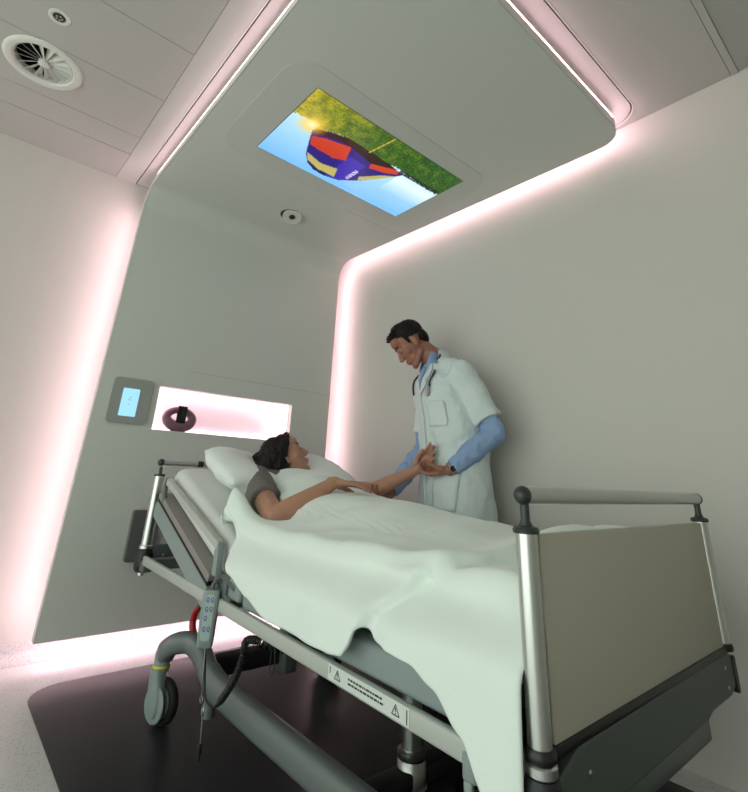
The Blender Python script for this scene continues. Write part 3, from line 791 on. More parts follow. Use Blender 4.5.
# pillow
bm = B(); NPX, NPS = 44, 28
def pil(u, v, side):
    e = max(0, 1-abs(u)**3.2)**.5*max(0, 1-abs(v)**3.2)**.5
    x = 1.350+.380*u*(1-.06*v*v)+.006*sin(v*9); s = .495+.232*v*(1-.10*u*u)+.005*sin(u*13)
    dent = math.exp(-((x-1.33)/.17)**2-((s-.52)/.20)**2)
    mid = .256-.012*e-.045*dent+.012*max(0, -u)
    th = .090*e
    n = mid+side*th*(1. if side < 0 else 1-.85*dent)
    n += .006*noise.noise(V((x*9, s*11, side*3)))*e+.004*sin(v*26+u*7)*(abs(u) > .8)*(1-e)
    return bk(s, max(n, .172), x)
gr = {}
for sd in (1, -1):
    for i in range(NPX+1):
        for j in range(NPS+1):
            edge = i in (0, NPX) or j in (0, NPS)
            if edge and sd == -1: gr[sd, i, j] = gr[1, i, j]; continue
            u = -cos(pi*i/NPX)*.6+(2*i/NPX-1)*.4; v = -cos(pi*j/NPS)*.6+(2*j/NPS-1)*.4
            gr[sd, i, j] = bm.verts.new(pil(u, v, sd))
for sd in (1, -1):
    for i in range(NPX):
        for j in range(NPS): bm.faces.new((gr[sd, i, j], gr[sd, i+1, j], gr[sd, i+1, j+1], gr[sd, i, j+1]))
pw = fin('pillow', bm, M['pillow'], None, True, 180)
tag(pw, 'white pillow under the patient\'s head at the bed head', 'pillow')

# blanket: rows follow y, columns run from the near hem over the body to the far hem
HEM0 = [(.58, .26), (.64, .33), (.68, .41), (.73, .47), (.80, .525), (.86, .55), (.93, .555), (.985, .562), (1.01, .582), (1.035, .575), (1.055, .535), (1.085, .508), (1.16, .497), (1.28, .492), (1.45, .50), (1.62, .53), (1.76, .575), (1.86, .63), (1.95, .72)]
HEM = [(.955*a, .92+.955*(b-.92)) for a, b in HEM0]
RIDGE = [(.58, .815), (.68, .812), (.80, .785), (.92, .770), (1.09, .788), (1.42, .822), (1.60, .836), (1.74, .850), (1.86, .888), (1.98, .918), (2.12, .938), (2.25, .945)]
YTOP = [(.85, 1.90), (.92, 1.94), (.96, 1.955), (.99, 1.90), (1.03, 1.78), (1.08, 1.735), (1.12, 1.765), (1.145, 1.90), (1.180, 2.06), (1.225, 2.14), (1.34, 2.145), (1.5, 2.14), (1.62, 2.12), (1.75, 2.06), (1.86, 2.02)]
def bump(x, y):
    w = lerp(.30, .25, min(1, max(0, (1.3-y)/.5)))
    return math.exp(-abs((x-1.40)/w)**3)
CREASE = [(.86, .96), (.90, .885), (.93, .83), (1.02, .775), (1.13, .745), (1.30, .69), (1.5, .60)]
SCREASE = [(.50, 1.03), (.565, 1.00), (.607, .975), (.70, .885), (.74, .84)]
def step(sd):
    h = .026*math.exp(-(sd/.085)**2) if sd > 0 else .026*math.exp(-(sd/.007)**2)
    return h-.007*math.exp(-((sd+.025)/.02)**2)
def crease(x, y):
    """height step of the fold that runs from the notch up over the foot end"""
    best = 9; sg = 1
    for (x0, y0), (x1, y1) in zip(CREASE, CREASE[1:]):
        dx, dy = x1-x0, y1-y0; t = max(0, min(1, ((x-x0)*dx+(y-y0)*dy)/(dx*dx+dy*dy)))
        px, py = x0+dx*t, y0+dy*t; d = sqrt((x-px)**2+(y-py)**2)
        if d < best: best = d; sg = 1 if (x-px)*dy-(y-py)*dx < 0 else -1
    sd = best*sg
    return step(sd)*max(.45, min(1, 1-(x-1.15)/.5))
def btop(x, y):
    base = max(mtop(y)+.030, .74)
    base = max(base, lerp(.748, .735, min(1, max(0, (x-1.3)/.5)))) if y < 1.2 else base
    if x > 1.5: base -= .035*min(1, (x-1.5)/.3)
    e = lerp(base, max(interp(y, RIDGE), base+.01), bump(x, y))
    e += .085*math.exp(-((x-.955)/.045)**4-((y-1.96)/.13)**2)
    arm = math.exp(-((x-1.08)/.06)**2-((y-1.80)/.09)**2)
    e -= .06*arm
    e += .010*noise.fractal(V((x*3.5+y*1.2, y*3.2, 1)), 1., 2., 3)+.010*noise.noise(V(((x*.5+y)*7, (x-y*.4)*2.2, 4)))
    e += .006*sin((x*1.0+y*1.5)*17+2*noise.noise(V((x*3, y*3, 5))))*math.exp(-((x-1.08)/.16)**2)*(.5+.5*noise.noise(V((y*4, 2, 7))))
    e += .0028*noise.fractal(V((x*11+y*5, y*9-x*3, 8)), 1., 2., 3)
    return e+crease(x, y)
NS, NTOP, NYB = 16, 64, 110
XE0, XE1 = .925, 1.845
cols = []
for i in range(NS): cols.append(('L', i/NS))
for i in range(NTOP+1): cols.append(('T', i/NTOP))
for i in range(NS): cols.append(('R', (i+1)/NS))
def bpt(kind, t, y):
    if kind == 'T':
        x = lerp(XE0, XE1, t); z = btop(x, y)
        r = .035
        if x-XE0 < r: z -= r-sqrt(max(0, r*r-(r-(x-XE0))**2))
        if XE1-x < r: z -= r-sqrt(max(0, r*r-(r-(XE1-x))**2))
        return V((x, y, z))
    if kind == 'L':
        z1 = btop(XE0, y)-.035; z0 = min(interp(y, HEM), z1-.02); z = lerp(z0, z1, t)
        flare = .020*(1-t)+.010*sin(y*23+3*noise.noise(V((y*5, 1, 1))))*(1-t)**.7+.012*(1-t)*noise.noise(V((y*7, z*5, 2)))
        flare = flare*(1-t*.3)+.012*(1-t) if y < .9 else flare
        k = max(0., min(1., (.70-z)/.10)); k = k*k*(3-2*k)
        x = lerp(XE0-.002-.012*sin(pi*min(1, t*1.2)), .848, k)-max(0., flare)*.5*k
        x += .012*max(0, min(1, (y-1.62)/.2))*(1-t)
        x -= step(y-interp(z, SCREASE))*.9*min(1, max(0, (1.5-y)*4))
        return V((x, y, z+.0))
    z1 = btop(XE1, y)-.035; z0 = .50+.02*sin(y*9); z0 = min(z0, z1-.02)
    z = lerp(z1, z0, t); return V((XE1+.002+.05*t+.008*sin(y*21)*t, y, z))
bm = B(); G = []
for kind, t in cols:
    xx = XE0-.02*(1-t) if kind == 'L' else XE1 if kind == 'R' else lerp(XE0, XE1, t)
    if kind == 'L': yt = lerp(1.945, interp(XE0, YTOP), t**.5)
    elif kind == 'R': yt = lerp(interp(XE1, YTOP), 1.95, t)
    else: yt = interp(xx, YTOP)
    row = []
    for j in range(NYB+1):
        y = lerp(.570 if kind == 'L' and t < .9 else .586, yt, j/NYB)
        p = bpt(kind, t, y)
        row.append(bm.verts.new(p))
    # roll the edge under
    row.append(bm.verts.new(p+V((0, .010, -.012)))); row.append(bm.verts.new(p+V((0, .002, -.022))))
    G.append(row)
for a, b_ in zip(G, G[1:]):
    for j in range(len(a)-1): bm.faces.new((a[j], b_[j], b_[j+1], a[j+1]))
bl = fin('blanket', bm, M['blanket'], None, True, 180)
for p in bl.data.polygons: p.use_smooth = True
sd = bl.modifiers.new('s', 'SOLIDIFY'); sd.thickness = .011; sd.offset = -1
ss = bl.modifiers.new('ss', 'SUBSURF'); ss.levels = 1; ss.render_levels = 1
tag(bl, 'white blanket over the lying patient, hanging down the near bed side', 'blanket')

# ------------------------------------------------------------------ people
def basis(F, U):
    F = V(F).normalized(); U = V(U); U = (U-F*U.dot(F)).normalized(); R_ = F.cross(U).normalized()
    return Matrix((R_, F, U)).transposed()       # columns: right, forward, up
class Head:
    def __init__(s, c, F, U, k): s.c = V(c); s.m = basis(F, U); s.k = k
    def p(s, x, y, z): return s.c+s.m @ (V((x, y, z))*s.k)
    def b(s, bm, c, r, n=20, rot=None):
        mt = s.m if rot is None else s.m @ rot
        ball(bm, s.p(*c), tuple(q*s.k for q in r), n, 14, mt)
    def t(s, bm, a, b, r0, r1): tcap(bm, s.p(*a), s.p(*b), r0*s.k, r1*s.k, 12)
def add_head(bm, h, fem):
    b, t = h.b, h.t
    b(bm, (0, -.018, .052), (.075, .094, .083), 28)
    b(bm, (0, .020, -.005), (.064, .072, .085), 28)
    b(bm, (0, .035, -.055), (.050 if fem else .054, .050, .050), 24)
    b(bm, (0, .068, -.098), (.020 if fem else .025, .018, .018))
    for sx in (-1, 1):
        t(bm, (sx*.052, -.005, -.060), (sx*.018, .066, -.098), .020, .018)
        b(bm, (sx*.045, .046, -.014), (.022, .020, .024))
        b(bm, (sx*.031, .073, .012), (.017, .013, .012))
        t(bm, (sx*.014, .083, .034), (sx*.045, .070, .032), .010, .009)
        b(bm, (sx*.0105, .099, -.028), (.0085, .010, .008), 12)
        e = Matrix.Rotation(radians(sx*18), 3, 'Z')
        b(bm, (sx*.078, -.012, .004), (.007, .019, .032), 16, e)
        b(bm, (sx*.078, -.006, -.022), (.006, .011, .013), 12)
    t(bm, (0, .084, .026), (0, .107, -.018), .0085, .0115)
    b(bm, (0, .110, -.022), (.0115, .0105, .0095), 14)
    t(bm, (-.016, .084, -.053), (.016, .084, -.053), .0085, .0085); t(bm, (-.012, .085, -.051), (.012, .085, -.051), .010, .010)
    t(bm, (-.014, .081, -.066), (.014, .081, -.066), .0095, .0095)
    b(bm, (0, .06, .07), (.055, .035, .04))
def face_bits(h, skin_parent, M_hair, fem):
    bm = B()
    for sx in (-1, 1):
        tube(bm, [h.p(sx*x, y, z) for x, y, z in ((.013, .0925, .040), (.025, .090, .045), (.038, .083, .045), (.050, .072, .038))], [.0016, .0028 if fem else .0040, .0026 if fem else .0038, .0012], 8)
    fin('eyebrow', bm, M_hair, skin_parent)
    bm = B()
    for sx in (-1, 1):
        tube(bm, [h.p(sx*x, y, z) for x, y, z in ((.018, .0815, .010), (.026, .0865, .0065), (.036, .0845, .006), (.047, .0735, .009))], [.0008, .0018, .0018, .0008], 8)
    fin('eyelash', bm, M_hair, skin_parent)
    bm = B()
    tube(bm, [h.p(x, y, z) for x, y, z in ((-.023, .0835, -.060), (-.010, .0945, -.0565), (0, .0955, -.0580), (.010, .0945, -.0565), (.023, .0835, -.060))], [.001, .0036, .0034, .0036, .001], 10)
    tube(bm, [h.p(x, y, z) for x, y, z in ((-.021, .0835, -.0615), (-.008, .0915, -.0655), (.008, .0915, -.0655), (.021, .0835, -.0615))], [.001, .0040, .0040, .001], 10)
    fin('lips', bm, M['lips'], skin_parent)
def hand(bm, w, fd, pn, tsign, curls, k=1., spread=.10, thumb=(.9, .5, .2)):
    """w wrist, fd wrist-to-knuckle direction, pn palm normal; tsign picks the thumb's side"""
    w = V(w); fd = V(fd).normalized(); pn = V(pn); pn = (pn-fd*pn.dot(fd)).normalized(); sd = fd.cross(pn).normalized()*tsign
    tcap(bm, w-fd*.02*k, w+fd*.03*k, .023*k, .021*k, 14)
    lens = ((.040, .024, .019), (.045, .028, .020), (.042, .026, .020), (.032, .019, .017))
    offs = (.030, .010, -.010, -.028); kn = (.088, .092, .087, .078)
    for i in range(4):
        base = w+fd*.012*k+sd*offs[i]*.55*k; kp = w+fd*kn[i]*k+sd*offs[i]*k-pn*.003*k
        tcap(bm, base, kp, .0145*k, .0115*k, 12)
        if i < 3: tcap(bm, w+fd*.03*k+sd*(offs[i]*.7-.004)*k, w+fd*(kn[i]-.008)*k+sd*(offs[i]-.010)*k, .013*k, .0105*k, 12)
        d = (fd+sd*spread*(1.5-i)*.6).normalized(); ax = d.cross(pn).normalized(); p = kp; r = (.0100, .0092, .0086, .0078)
        if i == 3: r = tuple(q*.88 for q in r)
        ang = 0
        for j in range(3):
            ang += curls[i][j] if isinstance(curls[i], (tuple, list)) else curls[i]*(.8, 1., .7)[j]
            q = p+(d*cos(ang)+pn*sin(ang))*lens[i][j]*k
            tcap(bm, p, q, r[j]*k, r[j+1]*k, 12); p = q
    # thumb leaves the side of the palm near its base
    b0 = w+fd*.022*k+sd*.020*k+pn*.006*k; a, c_, e = thumb
    d1 = (fd*.75+sd*a*.75+pn*c_*.6).normalized(); p1 = b0+d1*.040*k
    d2 = (fd*.95+sd*a*.35+pn*(c_+e)*.6).normalized(); p2 = p1+d2*.031*k
    d3 = (fd*1.+sd*a*.1+pn*(c_+2*e)*.6).normalized(); p3 = p2+d3*.024*k
    tcap(bm, b0, p1, .0165*k, .0125*k, 12); tcap(bm, p1, p2, .0118*k, .0105*k, 12); tcap(bm, p2, p3, .0105*k, .0085*k, 12)
    ball(bm, b0+d1*.012*k, .019*k, 12, 8)

# ---- patient
pt = thing('person', 'woman lying in the bed, dark hair, grey tee shirt, arm held out to the doctor', 'person', (1.38, 1.5, .70))
HW = Head((1.385, 2.275, .980), (.74, -.36, .56), (-.50, .45, .74), .95)
bm = B(); add_head(bm, HW, True)
nb = V((1.385, 2.135, .862))
chain(bm, [nb, HW.p(0, -.012, -.075)], [.052, .047])
chain(bm, [(1.20, 2.125, .876), (1.385, 2.12, .852), (1.535, 2.10, .852)], [.044, .055, .044])
ball(bm, (1.385, 1.985, .812), (.150, .17, .072)); ball(bm, (1.385, 1.80, .768), (.130, .16, .060)); ball(bm, (1.385, 1.58, .752), (.155, .14, .060))
RW = dict(sh=V((1.145, 2.135, .880)), el=V((1.060, 1.795, .748)), wr=V((1.300, 1.735, .888)))
chain(bm, [RW['sh'], RW['sh'].lerp(RW['el'], .5), RW['el'], RW['el'].lerp(RW['wr'], .3), RW['wr']], [.048, .046, .044, .043, .025])
LW = dict(sh=V((1.56, 2.10, .85)), el=V((1.715, 1.955, .853)), wr=V((1.850, 1.795, .956)))
chain(bm, [LW['sh'], LW['el'], LW['el'].lerp(LW['wr'], .3), LW['wr']], [.045, .038, .0375, .0235])
for sx in (-1, 1):
    chain(bm, [(1.385+sx*.085, 1.52, .745), (1.385+sx*.075, 1.12, .732), (1.385+sx*.07, .80, .722)], [.060, .042, .030])
    chain(bm, [(1.385+sx*.07, .80, .722), (1.385+sx*.075, .715, .735)], [.030, .026])
    chain(bm, [(1.385+sx*.075, .715, .725), (1.385+sx*.08, .695, .762)], [.026, .018])
hand(bm, RW['wr'], (.130, -.062, -.012), (-.05, -.1, -1), 1, ((.10, .15, .10), (.12, .18, .1), (.16, .2, .1), (.2, .25, .15)), .92, .12, (.8, .3, .1))
hand(bm, LW['wr'], (.055, -.120, .125), (-.74, -.62, .12), -1, ((.30, .45, .3), (.35, .5, .35), (.45, .6, .4), (.6, .7, .45)), 1.02, .05, (.35, .55, .25))
me = blob(bm, .0033, 5, .5); body = link('body', me, M['skinf'], pt, True, 180)
face_bits(HW, body, M['hairf'], True)
bm = B()
HW.b(bm, (0, -.040, .066), (.084, .088, .086), 28); HW.b(bm, (0, -.075, .0), (.076, .055, .085), 24); HW.b(bm, (0, -.095, -.06), (.065, .05, .06))
HW.b(bm, (0, .020, .112), (.055, .045, .028))
for sx in (-1, 1):
    HW.t(bm, (sx*.055, .020, .085), (sx*.078, -.030, .02), .022, .026); HW.t(bm, (sx*.078, -.034, .02), (sx*.074, -.045, -.06), .026, .030)
    HW.t(bm, (sx*.074, -.05, -.05), (sx*.055, -.065, -.125), .030, .020)
HW.t(bm, (.055, -.085, .02), (.080, -.160, -.030), .058, .042); HW.t(bm, (.080, -.160, -.030), (.100, -.195, -.080), .040, .018); HW.t(bm, (.07, -.10, -.03), (.095, -.13, -.10), .045, .030); HW.t(bm, (.055, -.075, -.02), (.060, -.100, -.120), .045, .034); HW.t(bm, (.02, -.115, -.04), (.03, -.150, -.13), .050, .030); HW.t(bm, (.04, -.10, -.08), (.065, -.125, -.125), .032, .014)
for sx in (-1, 1):
    HW.t(bm, (sx*.012, .055, .118), (sx*.058, .038, .080), .020, .017); HW.t(bm, (sx*.058, .038, .080), (sx*.078, -.005, .02), .017, .018)
chain(bm, [HW.p(.05, -.06, .03), V((1.275, 2.36, .962)), V((1.265, 2.445, .935)), V((1.255, 2.495, .908))], [.058, .052, .036, .014], 14)
chain(bm, [HW.p(.06, -.06, -.02), V((1.255, 2.315, .930)), V((1.245, 2.375, .895))], [.050, .042, .018], 14)
me = blob(bm, .004, 3, .5, .004, .016, 2); hr = link('hair', me, M['hairf'], pt, True, 180)
bm = B(); random.seed(12)
for k in range(40):
    j = lambda q: V((random.uniform(-q, q), random.uniform(-q, q), random.uniform(-q, q)))
    p = [V((1.265, 2.37, .955))+j(.03), V((1.255, 2.45, .935))+j(.022), V((1.245, 2.51, .905))+j(.02), V((1.235, 2.545, .875))+j(.025)]
    tube(bm, spline(p, 4), [.0055-.0052*i/12 for i in range(13)], 6)
fin('loose_locks', bm, M['hairf'], hr)
bm = B(); random.seed(11)
for k in range(46):
    a = random.uniform(-1, 1); x0 = .075*a+.02; z0 = random.uniform(-.06, .03)
    if k % 2: x0 = .085+.035*a; z0 = random.uniform(-.05, .02)
    if k % 2: p = [HW.p(x0, -.14, z0), HW.p(x0+.01, -.19, z0-.03), HW.p(x0+.01, -.215+random.uniform(-.02, .02), z0-.06), HW.p(x0+random.uniform(-.02, .02), -.235+random.uniform(-.04, .02), z0-.10)]
    else: p = [HW.p(x0, -.075-.04*(1-a*a), z0), HW.p(x0*1.05+.01, -.125, z0-.06), HW.p(x0*1.05+.02, -.155+random.uniform(-.02, .02), z0-.11), HW.p(x0+.02+random.uniform(-.02, .02), -.185+random.uniform(-.05, .02), z0-.15)]
    tube(bm, spline(p, 4), [.006-.0056*i/12 for i in range(13)], 6)
fin('loose_strands', bm, M['hairf'], hr)
# tee shirt: torso, shoulders and the near sleeve
bm = B()
ball(bm, (1.385, 1.985, .815), (.158, .180, .079), 28); ball(bm, (1.385, 1.80, .770), (.138, .165, .068), 24)
chain(bm, [(1.20, 2.13, .876), (1.385, 2.115, .850), (1.55, 2.095, .850)], [.053, .062, .050])
a, b_ = RW['sh'], RW['sh'].lerp(RW['el'], .58)
cyl(bm, a, b_, .064, .067, 28); ball(bm, a, .064)
a, b_ = LW['sh'], LW['sh'].lerp(LW['el'], .25); cyl(bm, a, b_, .053, .050, 28); ball(bm, a, .053)
me = blob(bm, .0045, 4, .5, .006, .05, 4); link('tee_shirt', me, M['tee'], pt, True, 180)

# ---- doctor
dc = thing('person', 'male doctor in white coat standing by the bed, holding the patient\'s wrist', 'person', (2.07, 1.75, 0))
b2 = V((-.94, .34, 0)).normalized(); l2 = V((0, 0, 1)).cross(b2).normalized()      # forward, left
HD = Head((1.945, 1.925, 1.652), (-.525, .472, -.71), (-.53, .475, .70), 1.02)
AX = [(.0, 2.070, 1.745)]
def ax(z): return V((2.085-.025*max(0, z-1.3)/.25, 1.735+.068*max(0, z-1.2)/.3, z))
SHL = ax(1.46)+l2*.195; SHR = ax(1.46)-l2*.150
SHL.z = SHR.z = 1.46
ELL = V((2.080, 1.462, 1.150)); WRL = V((1.900, 1.610, .966))
ELR = V((2.090, 1.950, 1.085)); WRR = V((1.820, 1.955, .836))
bm = B(); add_head(bm, HD, False)
nbz = ax(1.555)
chain(bm, [nbz, nbz.lerp(HD.p(0, -.03, -.06), .6), HD.p(0, -.025, -.045)], [.068, .060, .060])
ball(bm, ax(1.33), (.165, .10, .2), 24, 16, basis(b2, V((0, 0, 1)))); ball(bm, ax(1.05), (.10, .11, .2), 24)
chain(bm, [SHL, ax(1.47), SHR], [.05, .065, .05])
chain(bm, [SHL, ELL, ELL.lerp(WRL, .3), WRL], [.048, .042, .042, .028]); chain(bm, [SHR, ELR, ELR.lerp(WRR, .3), WRR], [.048, .042, .042, .028])
for sx in (-1, 1):
    hp = ax(.95)+l2*(.09*sx); chain(bm, [hp, V((hp.x-.0, hp.y, .52)), V((hp.x+.02, hp.y, .09))], [.075, .055, .042])
    chain(bm, [V((hp.x+.03, hp.y, .05)), V((hp.x, hp.y, .05))+b2*.14], [.04, .03])
hand(bm, WRL, (-.045, .175, -.030), (-.35, .12, 1), -1, ((.35, .75, .5), (.4, .8, .5), (.45, .85, .5), (.5, .9, .6)), 1.0, .06, (.55, 1.0, .35))
hand(bm, WRR, (-.95, -.20, -.17), (-.15, -.1, 1), 1, ((.5, .8, .5), (.5, .85, .5), (.55, .9, .5), (.6, .9, .5)), 1.0, .06, (.6, .9, .3))
me = blob(bm, .0036, 5, .5); body = link('body', me, M['skinm'], dc, True, 180)
face_bits(HD, body, M['hairm'], False)
bm = B()
HD.b(bm, (0, -.028, .068), (.0805, .094, .083), 28); HD.b(bm, (0, -.074, .010), (.068, .040, .062), 24)
HD.b(bm, (0, .050, .110), (.056, .034, .026)); HD.b(bm, (0, .0, .125), (.055, .05, .034))
for sx in (-1, 1): HD.t(bm, (sx*.068, .010, .06), (sx*.071, .012, .018), .014, .007)
me = blob(bm, .0036, 2, .5, .004, .010, 6); hr = link('hair', me, M['hairm'], dc, True, 180)
bm = B(); random.seed(5)
for k in range(70):
    a = random.uniform(-1, 1); x = .055*a; y = random.uniform(.02, .075)
    p0 = HD.p(x, y, .128-.3*(y-.02)); p1 = HD.p(x+random.uniform(-.008, .008), y+random.uniform(.008, .022), .143-.35*(y-.02)+random.uniform(-.006, .008))
    tube(bm, [p0, p0.lerp(p1, .6), p1], [.0045, .003, .0006], 6)
fin('fringe', bm, M['hairm'], hr)
# shirt
bm = B()
BMX = basis(b2, V((0, 0, 1)))
def band(bm, zs):
    rr = []
    for z, w, d_, off in zs: rr.append(ring(bm, ax(z)+b2*off, l2, b2, w, d_, 40, .85))
    bridge(bm, rr)
band(bm, [(.98, .165, .115, 0), (1.2, .178, .118, 0), (1.36, .185, .120, 0), (1.45, .15, .10, 0), (1.50, .085, .075, 0), (1.56, .068, .068, 0)])
for S_, E_, W_ in ((SHL, ELL, WRL), (SHR, ELR, WRR)):
    c_ = W_.lerp(E_, .06)
    chain(bm, [S_, E_], [.058, .056]); tcap(bm, E_, E_.lerp(c_, .55), .056, .052); cyl(bm, E_.lerp(c_, .5), c_, .0525, .040, 24)
me = blob(bm, .005, 4, .5, .008, .055, 9); sh = link('shirt', me, M['shirt'], dc, True, 180)
# shirt collar: a folded band round the neck, open in front
nd = (HD.p(0, -.03, -.06)-nbz).normalized(); s = l2; f_ = nd.cross(s)*-1; f_ = (b2-nd*b2.dot(nd)).normalized()
CC = V((2.022, 1.852, 1.548)); nd = (nd*.62+b2*.55).normalized(); f_ = (b2-nd*b2.dot(nd)); f_ = f_.normalized() if b2.dot(nd) < .95 else V((0, 0, -1)); s = nd.cross(f_).normalized()
if s.dot(l2) < 0: s = -s
def collar(name, m, parent, half, h0, h1, rb, rt, drop, wing, off=V((0, 0, 0))):
    bm = B(); rr = []
    for k in range(41):
        a = radians(-half+2*half*k/40); dr = -f_*cos(a)+s*sin(a); op = (abs(a)/radians(half))**3
        c0 = CC+off
        rr.append([bm.verts.new(c0+dr*(rb-.012)+nd*(h0-drop*op)), bm.verts.new(c0+dr*(rt-.004)+nd*(h1-drop*.8*op)), bm.verts.new(c0+dr*rt+nd*(h1+.002-drop*.8*op)), bm.verts.new(c0+dr*(rb+wing*op)+nd*(h0+.006-(drop+wing)*op))])
    for A, C_ in zip(rr, rr[1:]):
        for k in range(3): bm.faces.new((A[k], A[k+1], C_[k+1], C_[k]))
    cl = fin(name, bm, m, parent, True, 60); sd = cl.modifiers.new('s', 'SOLIDIFY'); sd.thickness = .003; return cl
collar('shirt_collar', M['shirt'], sh, 160, -.018, .034, .084, .076, .006, .016)
# coat
bm = B()
band(bm, [(.64, .255, .175, .0), (.80, .245, .168, 0), (.95, .232, .160, 0), (1.08, .220, .158, .005), (1.22, .216, .162, .012), (1.34, .214, .160, .012), (1.43, .200, .142, .005), (1.49, .150, .110, .0), (1.53, .105, .088, .0)])
for S_, E_ in ((SHL, ELL), (SHR, ELR)):
    e = S_.lerp(E_, .80)
    ball(bm, S_+V((0, 0, -.005)), .074); cyl(bm, S_, e, .074, .079, 28)
chain(bm, [SHL+V((0, 0, .005)), ax(1.51), SHR+V((0, 0, .005))], [.064, .070, .064])
me = blob(bm, .0055, 6, .5, .011, .10, 3)
coat = link('white_coat', me, M['coat'], dc, True, 180)
bvh = BVHTree.FromPolygons([v.co+ORG[coat.name] for v in me.vertices], [tuple(p.vertices) for p in me.polygons])
def oncoat(a, z, off=.003):
    o_ = ax(z)+l2*a+b2*.6; hit = bvh.ray_cast(o_, -b2)
    p = hit[0] if hit[0] is not None else ax(z)+l2*a+b2*.1
    return p+b2*off
def patch(name, fn, nu, nv, m, parent, th=.003, off=.003):
    bm = B(); g = [[bm.verts.new(oncoat(*fn(i/nu, j/nv), off)) for j in range(nv+1)] for i in range(nu+1)]
    for i in range(nu):
        for j in range(nv): bm.faces.new((g[i][j], g[i+1][j], g[i+1][j+1], g[i][j+1]))
    o = fin(name, bm, m, parent, True, 180); sd = o.modifiers.new('s', 'SOLIDIFY'); sd.thickness = th; sd.offset = -1; return o
VB, VT = 1.360, 1.525
patch('shirt_front', lambda u, v: (lerp(-.056*v, .056*v, u), lerp(VB, VT, v)), 10, 16, M['shirt'], sh, .003, .003)
patch('shirt_placket', lambda u, v: (lerp(-.010, .010, u), lerp(VB+.03, VT-.01, v)), 4, 14, M['shirt'], sh, .003, .0055)
for sx in (-1, 1):
    patch('lapel', lambda u, v: (sx*(lerp(.056*v**.9, .056*v**.9+.040*sin(pi*min(1, v*1.0+.05))**.7+.012*v, u)), lerp(VB-.008, VT, v)), 8, 18, M['coat'], coat, .005, .0065)
patch('coat_front_edge', lambda u, v: (lerp(-.018, .006, u), lerp(.72, VB, v)), 3, 40, M['coat'], coat, .004, .0035)
patch('breast_pocket', lambda u, v: (lerp(.060, .165, u), lerp(1.175, 1.305, v)), 10, 10, M['coat'], coat, .004, .0045)
patch('hip_pocket', lambda u, v: (lerp(.070, .205, u), lerp(.78, .95, v)), 10, 12, M['coat'], coat, .004, .0045)
bm = B()
for z in (1.335, 1.21, 1.08, .95): lathe(bm, [(.008, -.001), (.009, .002), (.006, .0035), (.001, .0035)], oncoat(-.006, z, .0065), b2, 16)
fin('button', bm, M['vent'], coat)
collar('coat_collar', M['coat'], coat, 120, -.050, .008, .108, .094, .020, .010, V((.008, -.008, -.006)))
# trousers and shoes
bm = B()
for sx in (-1, 1):
    hp = ax(.95)+l2*(.09*sx); chain(bm, [hp, V((hp.x, hp.y, .52))], [.09, .070]); cyl(bm, (hp.x, hp.y, .52), (hp.x+.02, hp.y, .07), .070, .062, 24)
me = blob(bm, .008, 4); link('trousers', me, M['trousers'], dc, True, 180)
for sx in (-1, 1):
    hp = ax(.95)+l2*(.09*sx); bm = B(); a = V((hp.x+.03, hp.y, .05)); b_ = V((hp.x, hp.y, .045))+b2*.15
    chain(bm, [a, a.lerp(b_, .6), b_], [.046, .046, .042]); box(bm, -.046, .046, -.19, .08, .001, .022, .008, 2, Matrix.Translation(V((hp.x, hp.y, 0))) @ Matrix.Rotation(math.atan2(b2.y, b2.x)+pi/2, 4, 'Z'))
    me = blob(bm, .006, 3); 
    for v in me.vertices: v.co.z = max(v.co.z, .001)
    link('shoe', me, M['shoe'], dc, True, 180)
# wrist watch
d = (WRL-ELL).normalized(); s, u = frame(d); c = WRL-d*.010
bm = B(); rr = []
for k in range(28):
    a = 2*pi*k/28; dr = s*cos(a)+u*sin(a)
    rr.append([bm.verts.new(c+dr*r+d*h) for r, h in ((.0295, -.008), (.0325, -.007), (.0325, .007), (.0295, .008))])
for i in range(28):
    A, C_ = rr[i], rr[(i+1) % 28]
    for k in range(4): bm.faces.new((A[k], A[(k+1) % 4], C_[(k+1) % 4], C_[k]))
wt = fin('wristwatch', bm, M['strap'], dc)
wd = (V((-.75, -.6, -.25))-d*V((-.75, -.6, -.25)).dot(d)).normalized()
bm = B(); lathe(bm, [(.017, 0), (.0175, .004), (.016, .006), (.001, .006)], c+wd*.031, wd, 24); w2 = fin('watch_case', bm, M['strap'], wt)
bm = B(); lathe(bm, [(.0145, .006), (.014, .0068), (.001, .0068)], c+wd*.031, wd, 24); fin('dial', bm, M['dial'], w2)
# stethoscope round the neck
stt = thing('stethoscope', 'black stethoscope hanging around the doctor\'s neck', 'stethoscope', tuple(ax(1.38)+b2*.16))
def neckpt(a, r, h): dr = -f_*cos(a)+s*sin(a); return CC+nd*h+dr*r
back_pts = [neckpt(radians(a), .112, -.022-.010*abs(a)/90) for a in (-75, -45, 0, 45, 75)]
lp = [oncoat(.100, 1.475, .012), oncoat(.098, 1.42, .012), oncoat(.088, 1.385, .012)]
rp = [oncoat(-.100, 1.475, .012), oncoat(-.098, 1.42, .012), oncoat(-.085, 1.36, .012)]
bm = B(); tube(bm, spline(list(reversed(rp))+back_pts+lp, 6), .0058, 12); fin('tubing', bm, M['tube'], stt)
p = oncoat(.080, 1.355, .010)
bm = B(); lathe(bm, [(.022, 0), (.024, .003), (.022, .009), (.014, .011), (.002, .011)], p, b2, 28); cyl(bm, oncoat(.087, 1.392, .013), p+b2*.006+V((0, 0, .015)), .006, n=14); fin('chest_piece', bm, M['chrome'], stt)
bm = B(); tube(bm, spline([oncoat(.082, 1.388, .012), oncoat(.070, 1.405, .013), oncoat(.064, 1.43, .013), oncoat(.070, 1.445, .012)], 5), .003, 10); fin('ear_tube', bm, M['chrome'], stt)

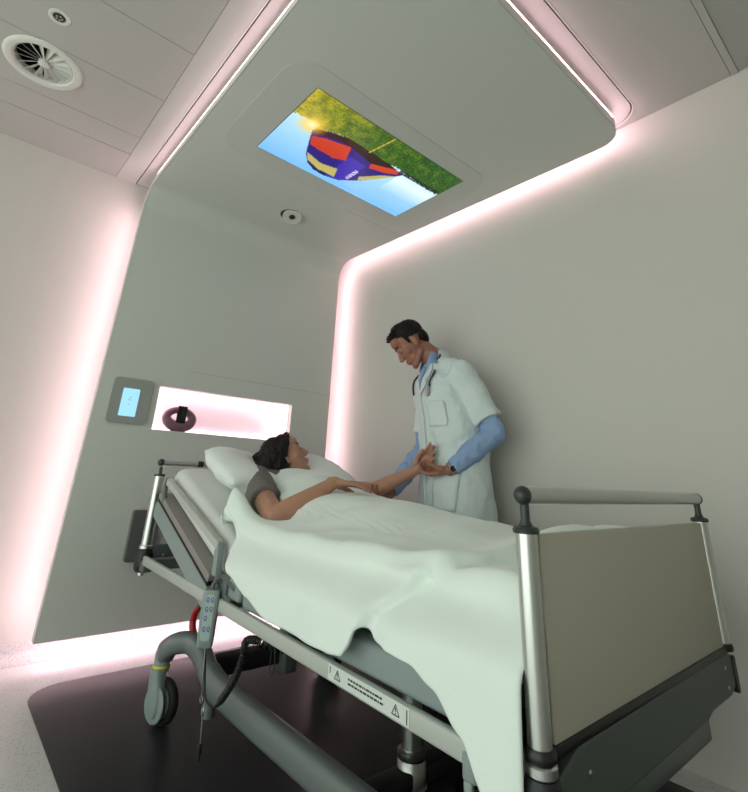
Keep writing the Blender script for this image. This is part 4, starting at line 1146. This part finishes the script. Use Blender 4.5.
def split_loose(o):
    me = o.data; n = len(me.vertices); par = list(range(n))
    def f(a):
        while par[a] != a: par[a] = par[par[a]]; a = par[a]
        return a
    for e in me.edges:
        a, b = f(e.vertices[0]), f(e.vertices[1])
        if a != b: par[a] = b
    groups = {}
    for p in me.polygons: groups.setdefault(f(p.vertices[0]), []).append(p)
    if len(groups) < 2: return
    first = True
    for g in groups.values():
        idx = {}; vs = []; fs = []
        for p in g:
            t_ = []
            for v in p.vertices:
                if v not in idx: idx[v] = len(vs); vs.append(me.vertices[v].co.copy())
                t_.append(idx[v])
            fs.append(t_)
        m2 = bpy.data.meshes.new(me.name); m2.from_pydata(vs, [], fs); m2.update()
        for mm in me.materials: m2.materials.append(mm)
        for p in m2.polygons: p.use_smooth = True
        m2.set_sharp_from_angle(angle=radians(40))
        if first: o.data = m2; first = False
        else:
            c = o.copy(); c.data = m2; COL.objects.link(c)
for o in list(COL.objects):
    if o.type == 'MESH' and o.name.split('.')[0] in ('screw', 'joint', 'eyebrow', 'eyelash', 'display_icon', 'button', 'sensor_slots', 'niche_light'): split_loose(o)
# ------------------------------------------------------------------ camera and light
def cam():
    cd = bpy.data.cameras.new('camera'); o = bpy.data.objects.new('camera', cd); COL.objects.link(o)
    a, b, c = radians(40.235), radians(21.1626), radians(2.7138)
    f = V((sin(a)*cos(b), cos(a)*cos(b), sin(b))); r = V((cos(a), -sin(a), 0)); u = r.cross(f)
    r2 = r*cos(c)+u*sin(c); u2 = -r*sin(c)+u*cos(c)
    m = Matrix((r2, u2, -f)).transposed().to_4x4(); m.translation = V((0, 0, .92)); o.matrix_world = m
    cd.sensor_fit = 'HORIZONTAL'; cd.sensor_width = 36; cd.lens = 36*472.616/748; cd.shift_y = -103/748; cd.clip_start = .02
    sc.camera = o
cam()
w = bpy.data.worlds.new('World'); sc.world = w; w.use_nodes = True
bg = w.node_tree.nodes['Background']; bg.inputs[0].default_value = (.90, 1.0, .90, 1); bg.inputs[1].default_value = 1.92
sc.view_settings.view_transform = 'Standard'; sc.view_settings.look = 'None'; sc.view_settings.gamma = 1; sc.view_settings.use_curve_mapping = False
sc.view_settings.exposure = 0.18
try: sc.cycles.max_bounces = 10; sc.cycles.diffuse_bounces = 6
except Exception: pass
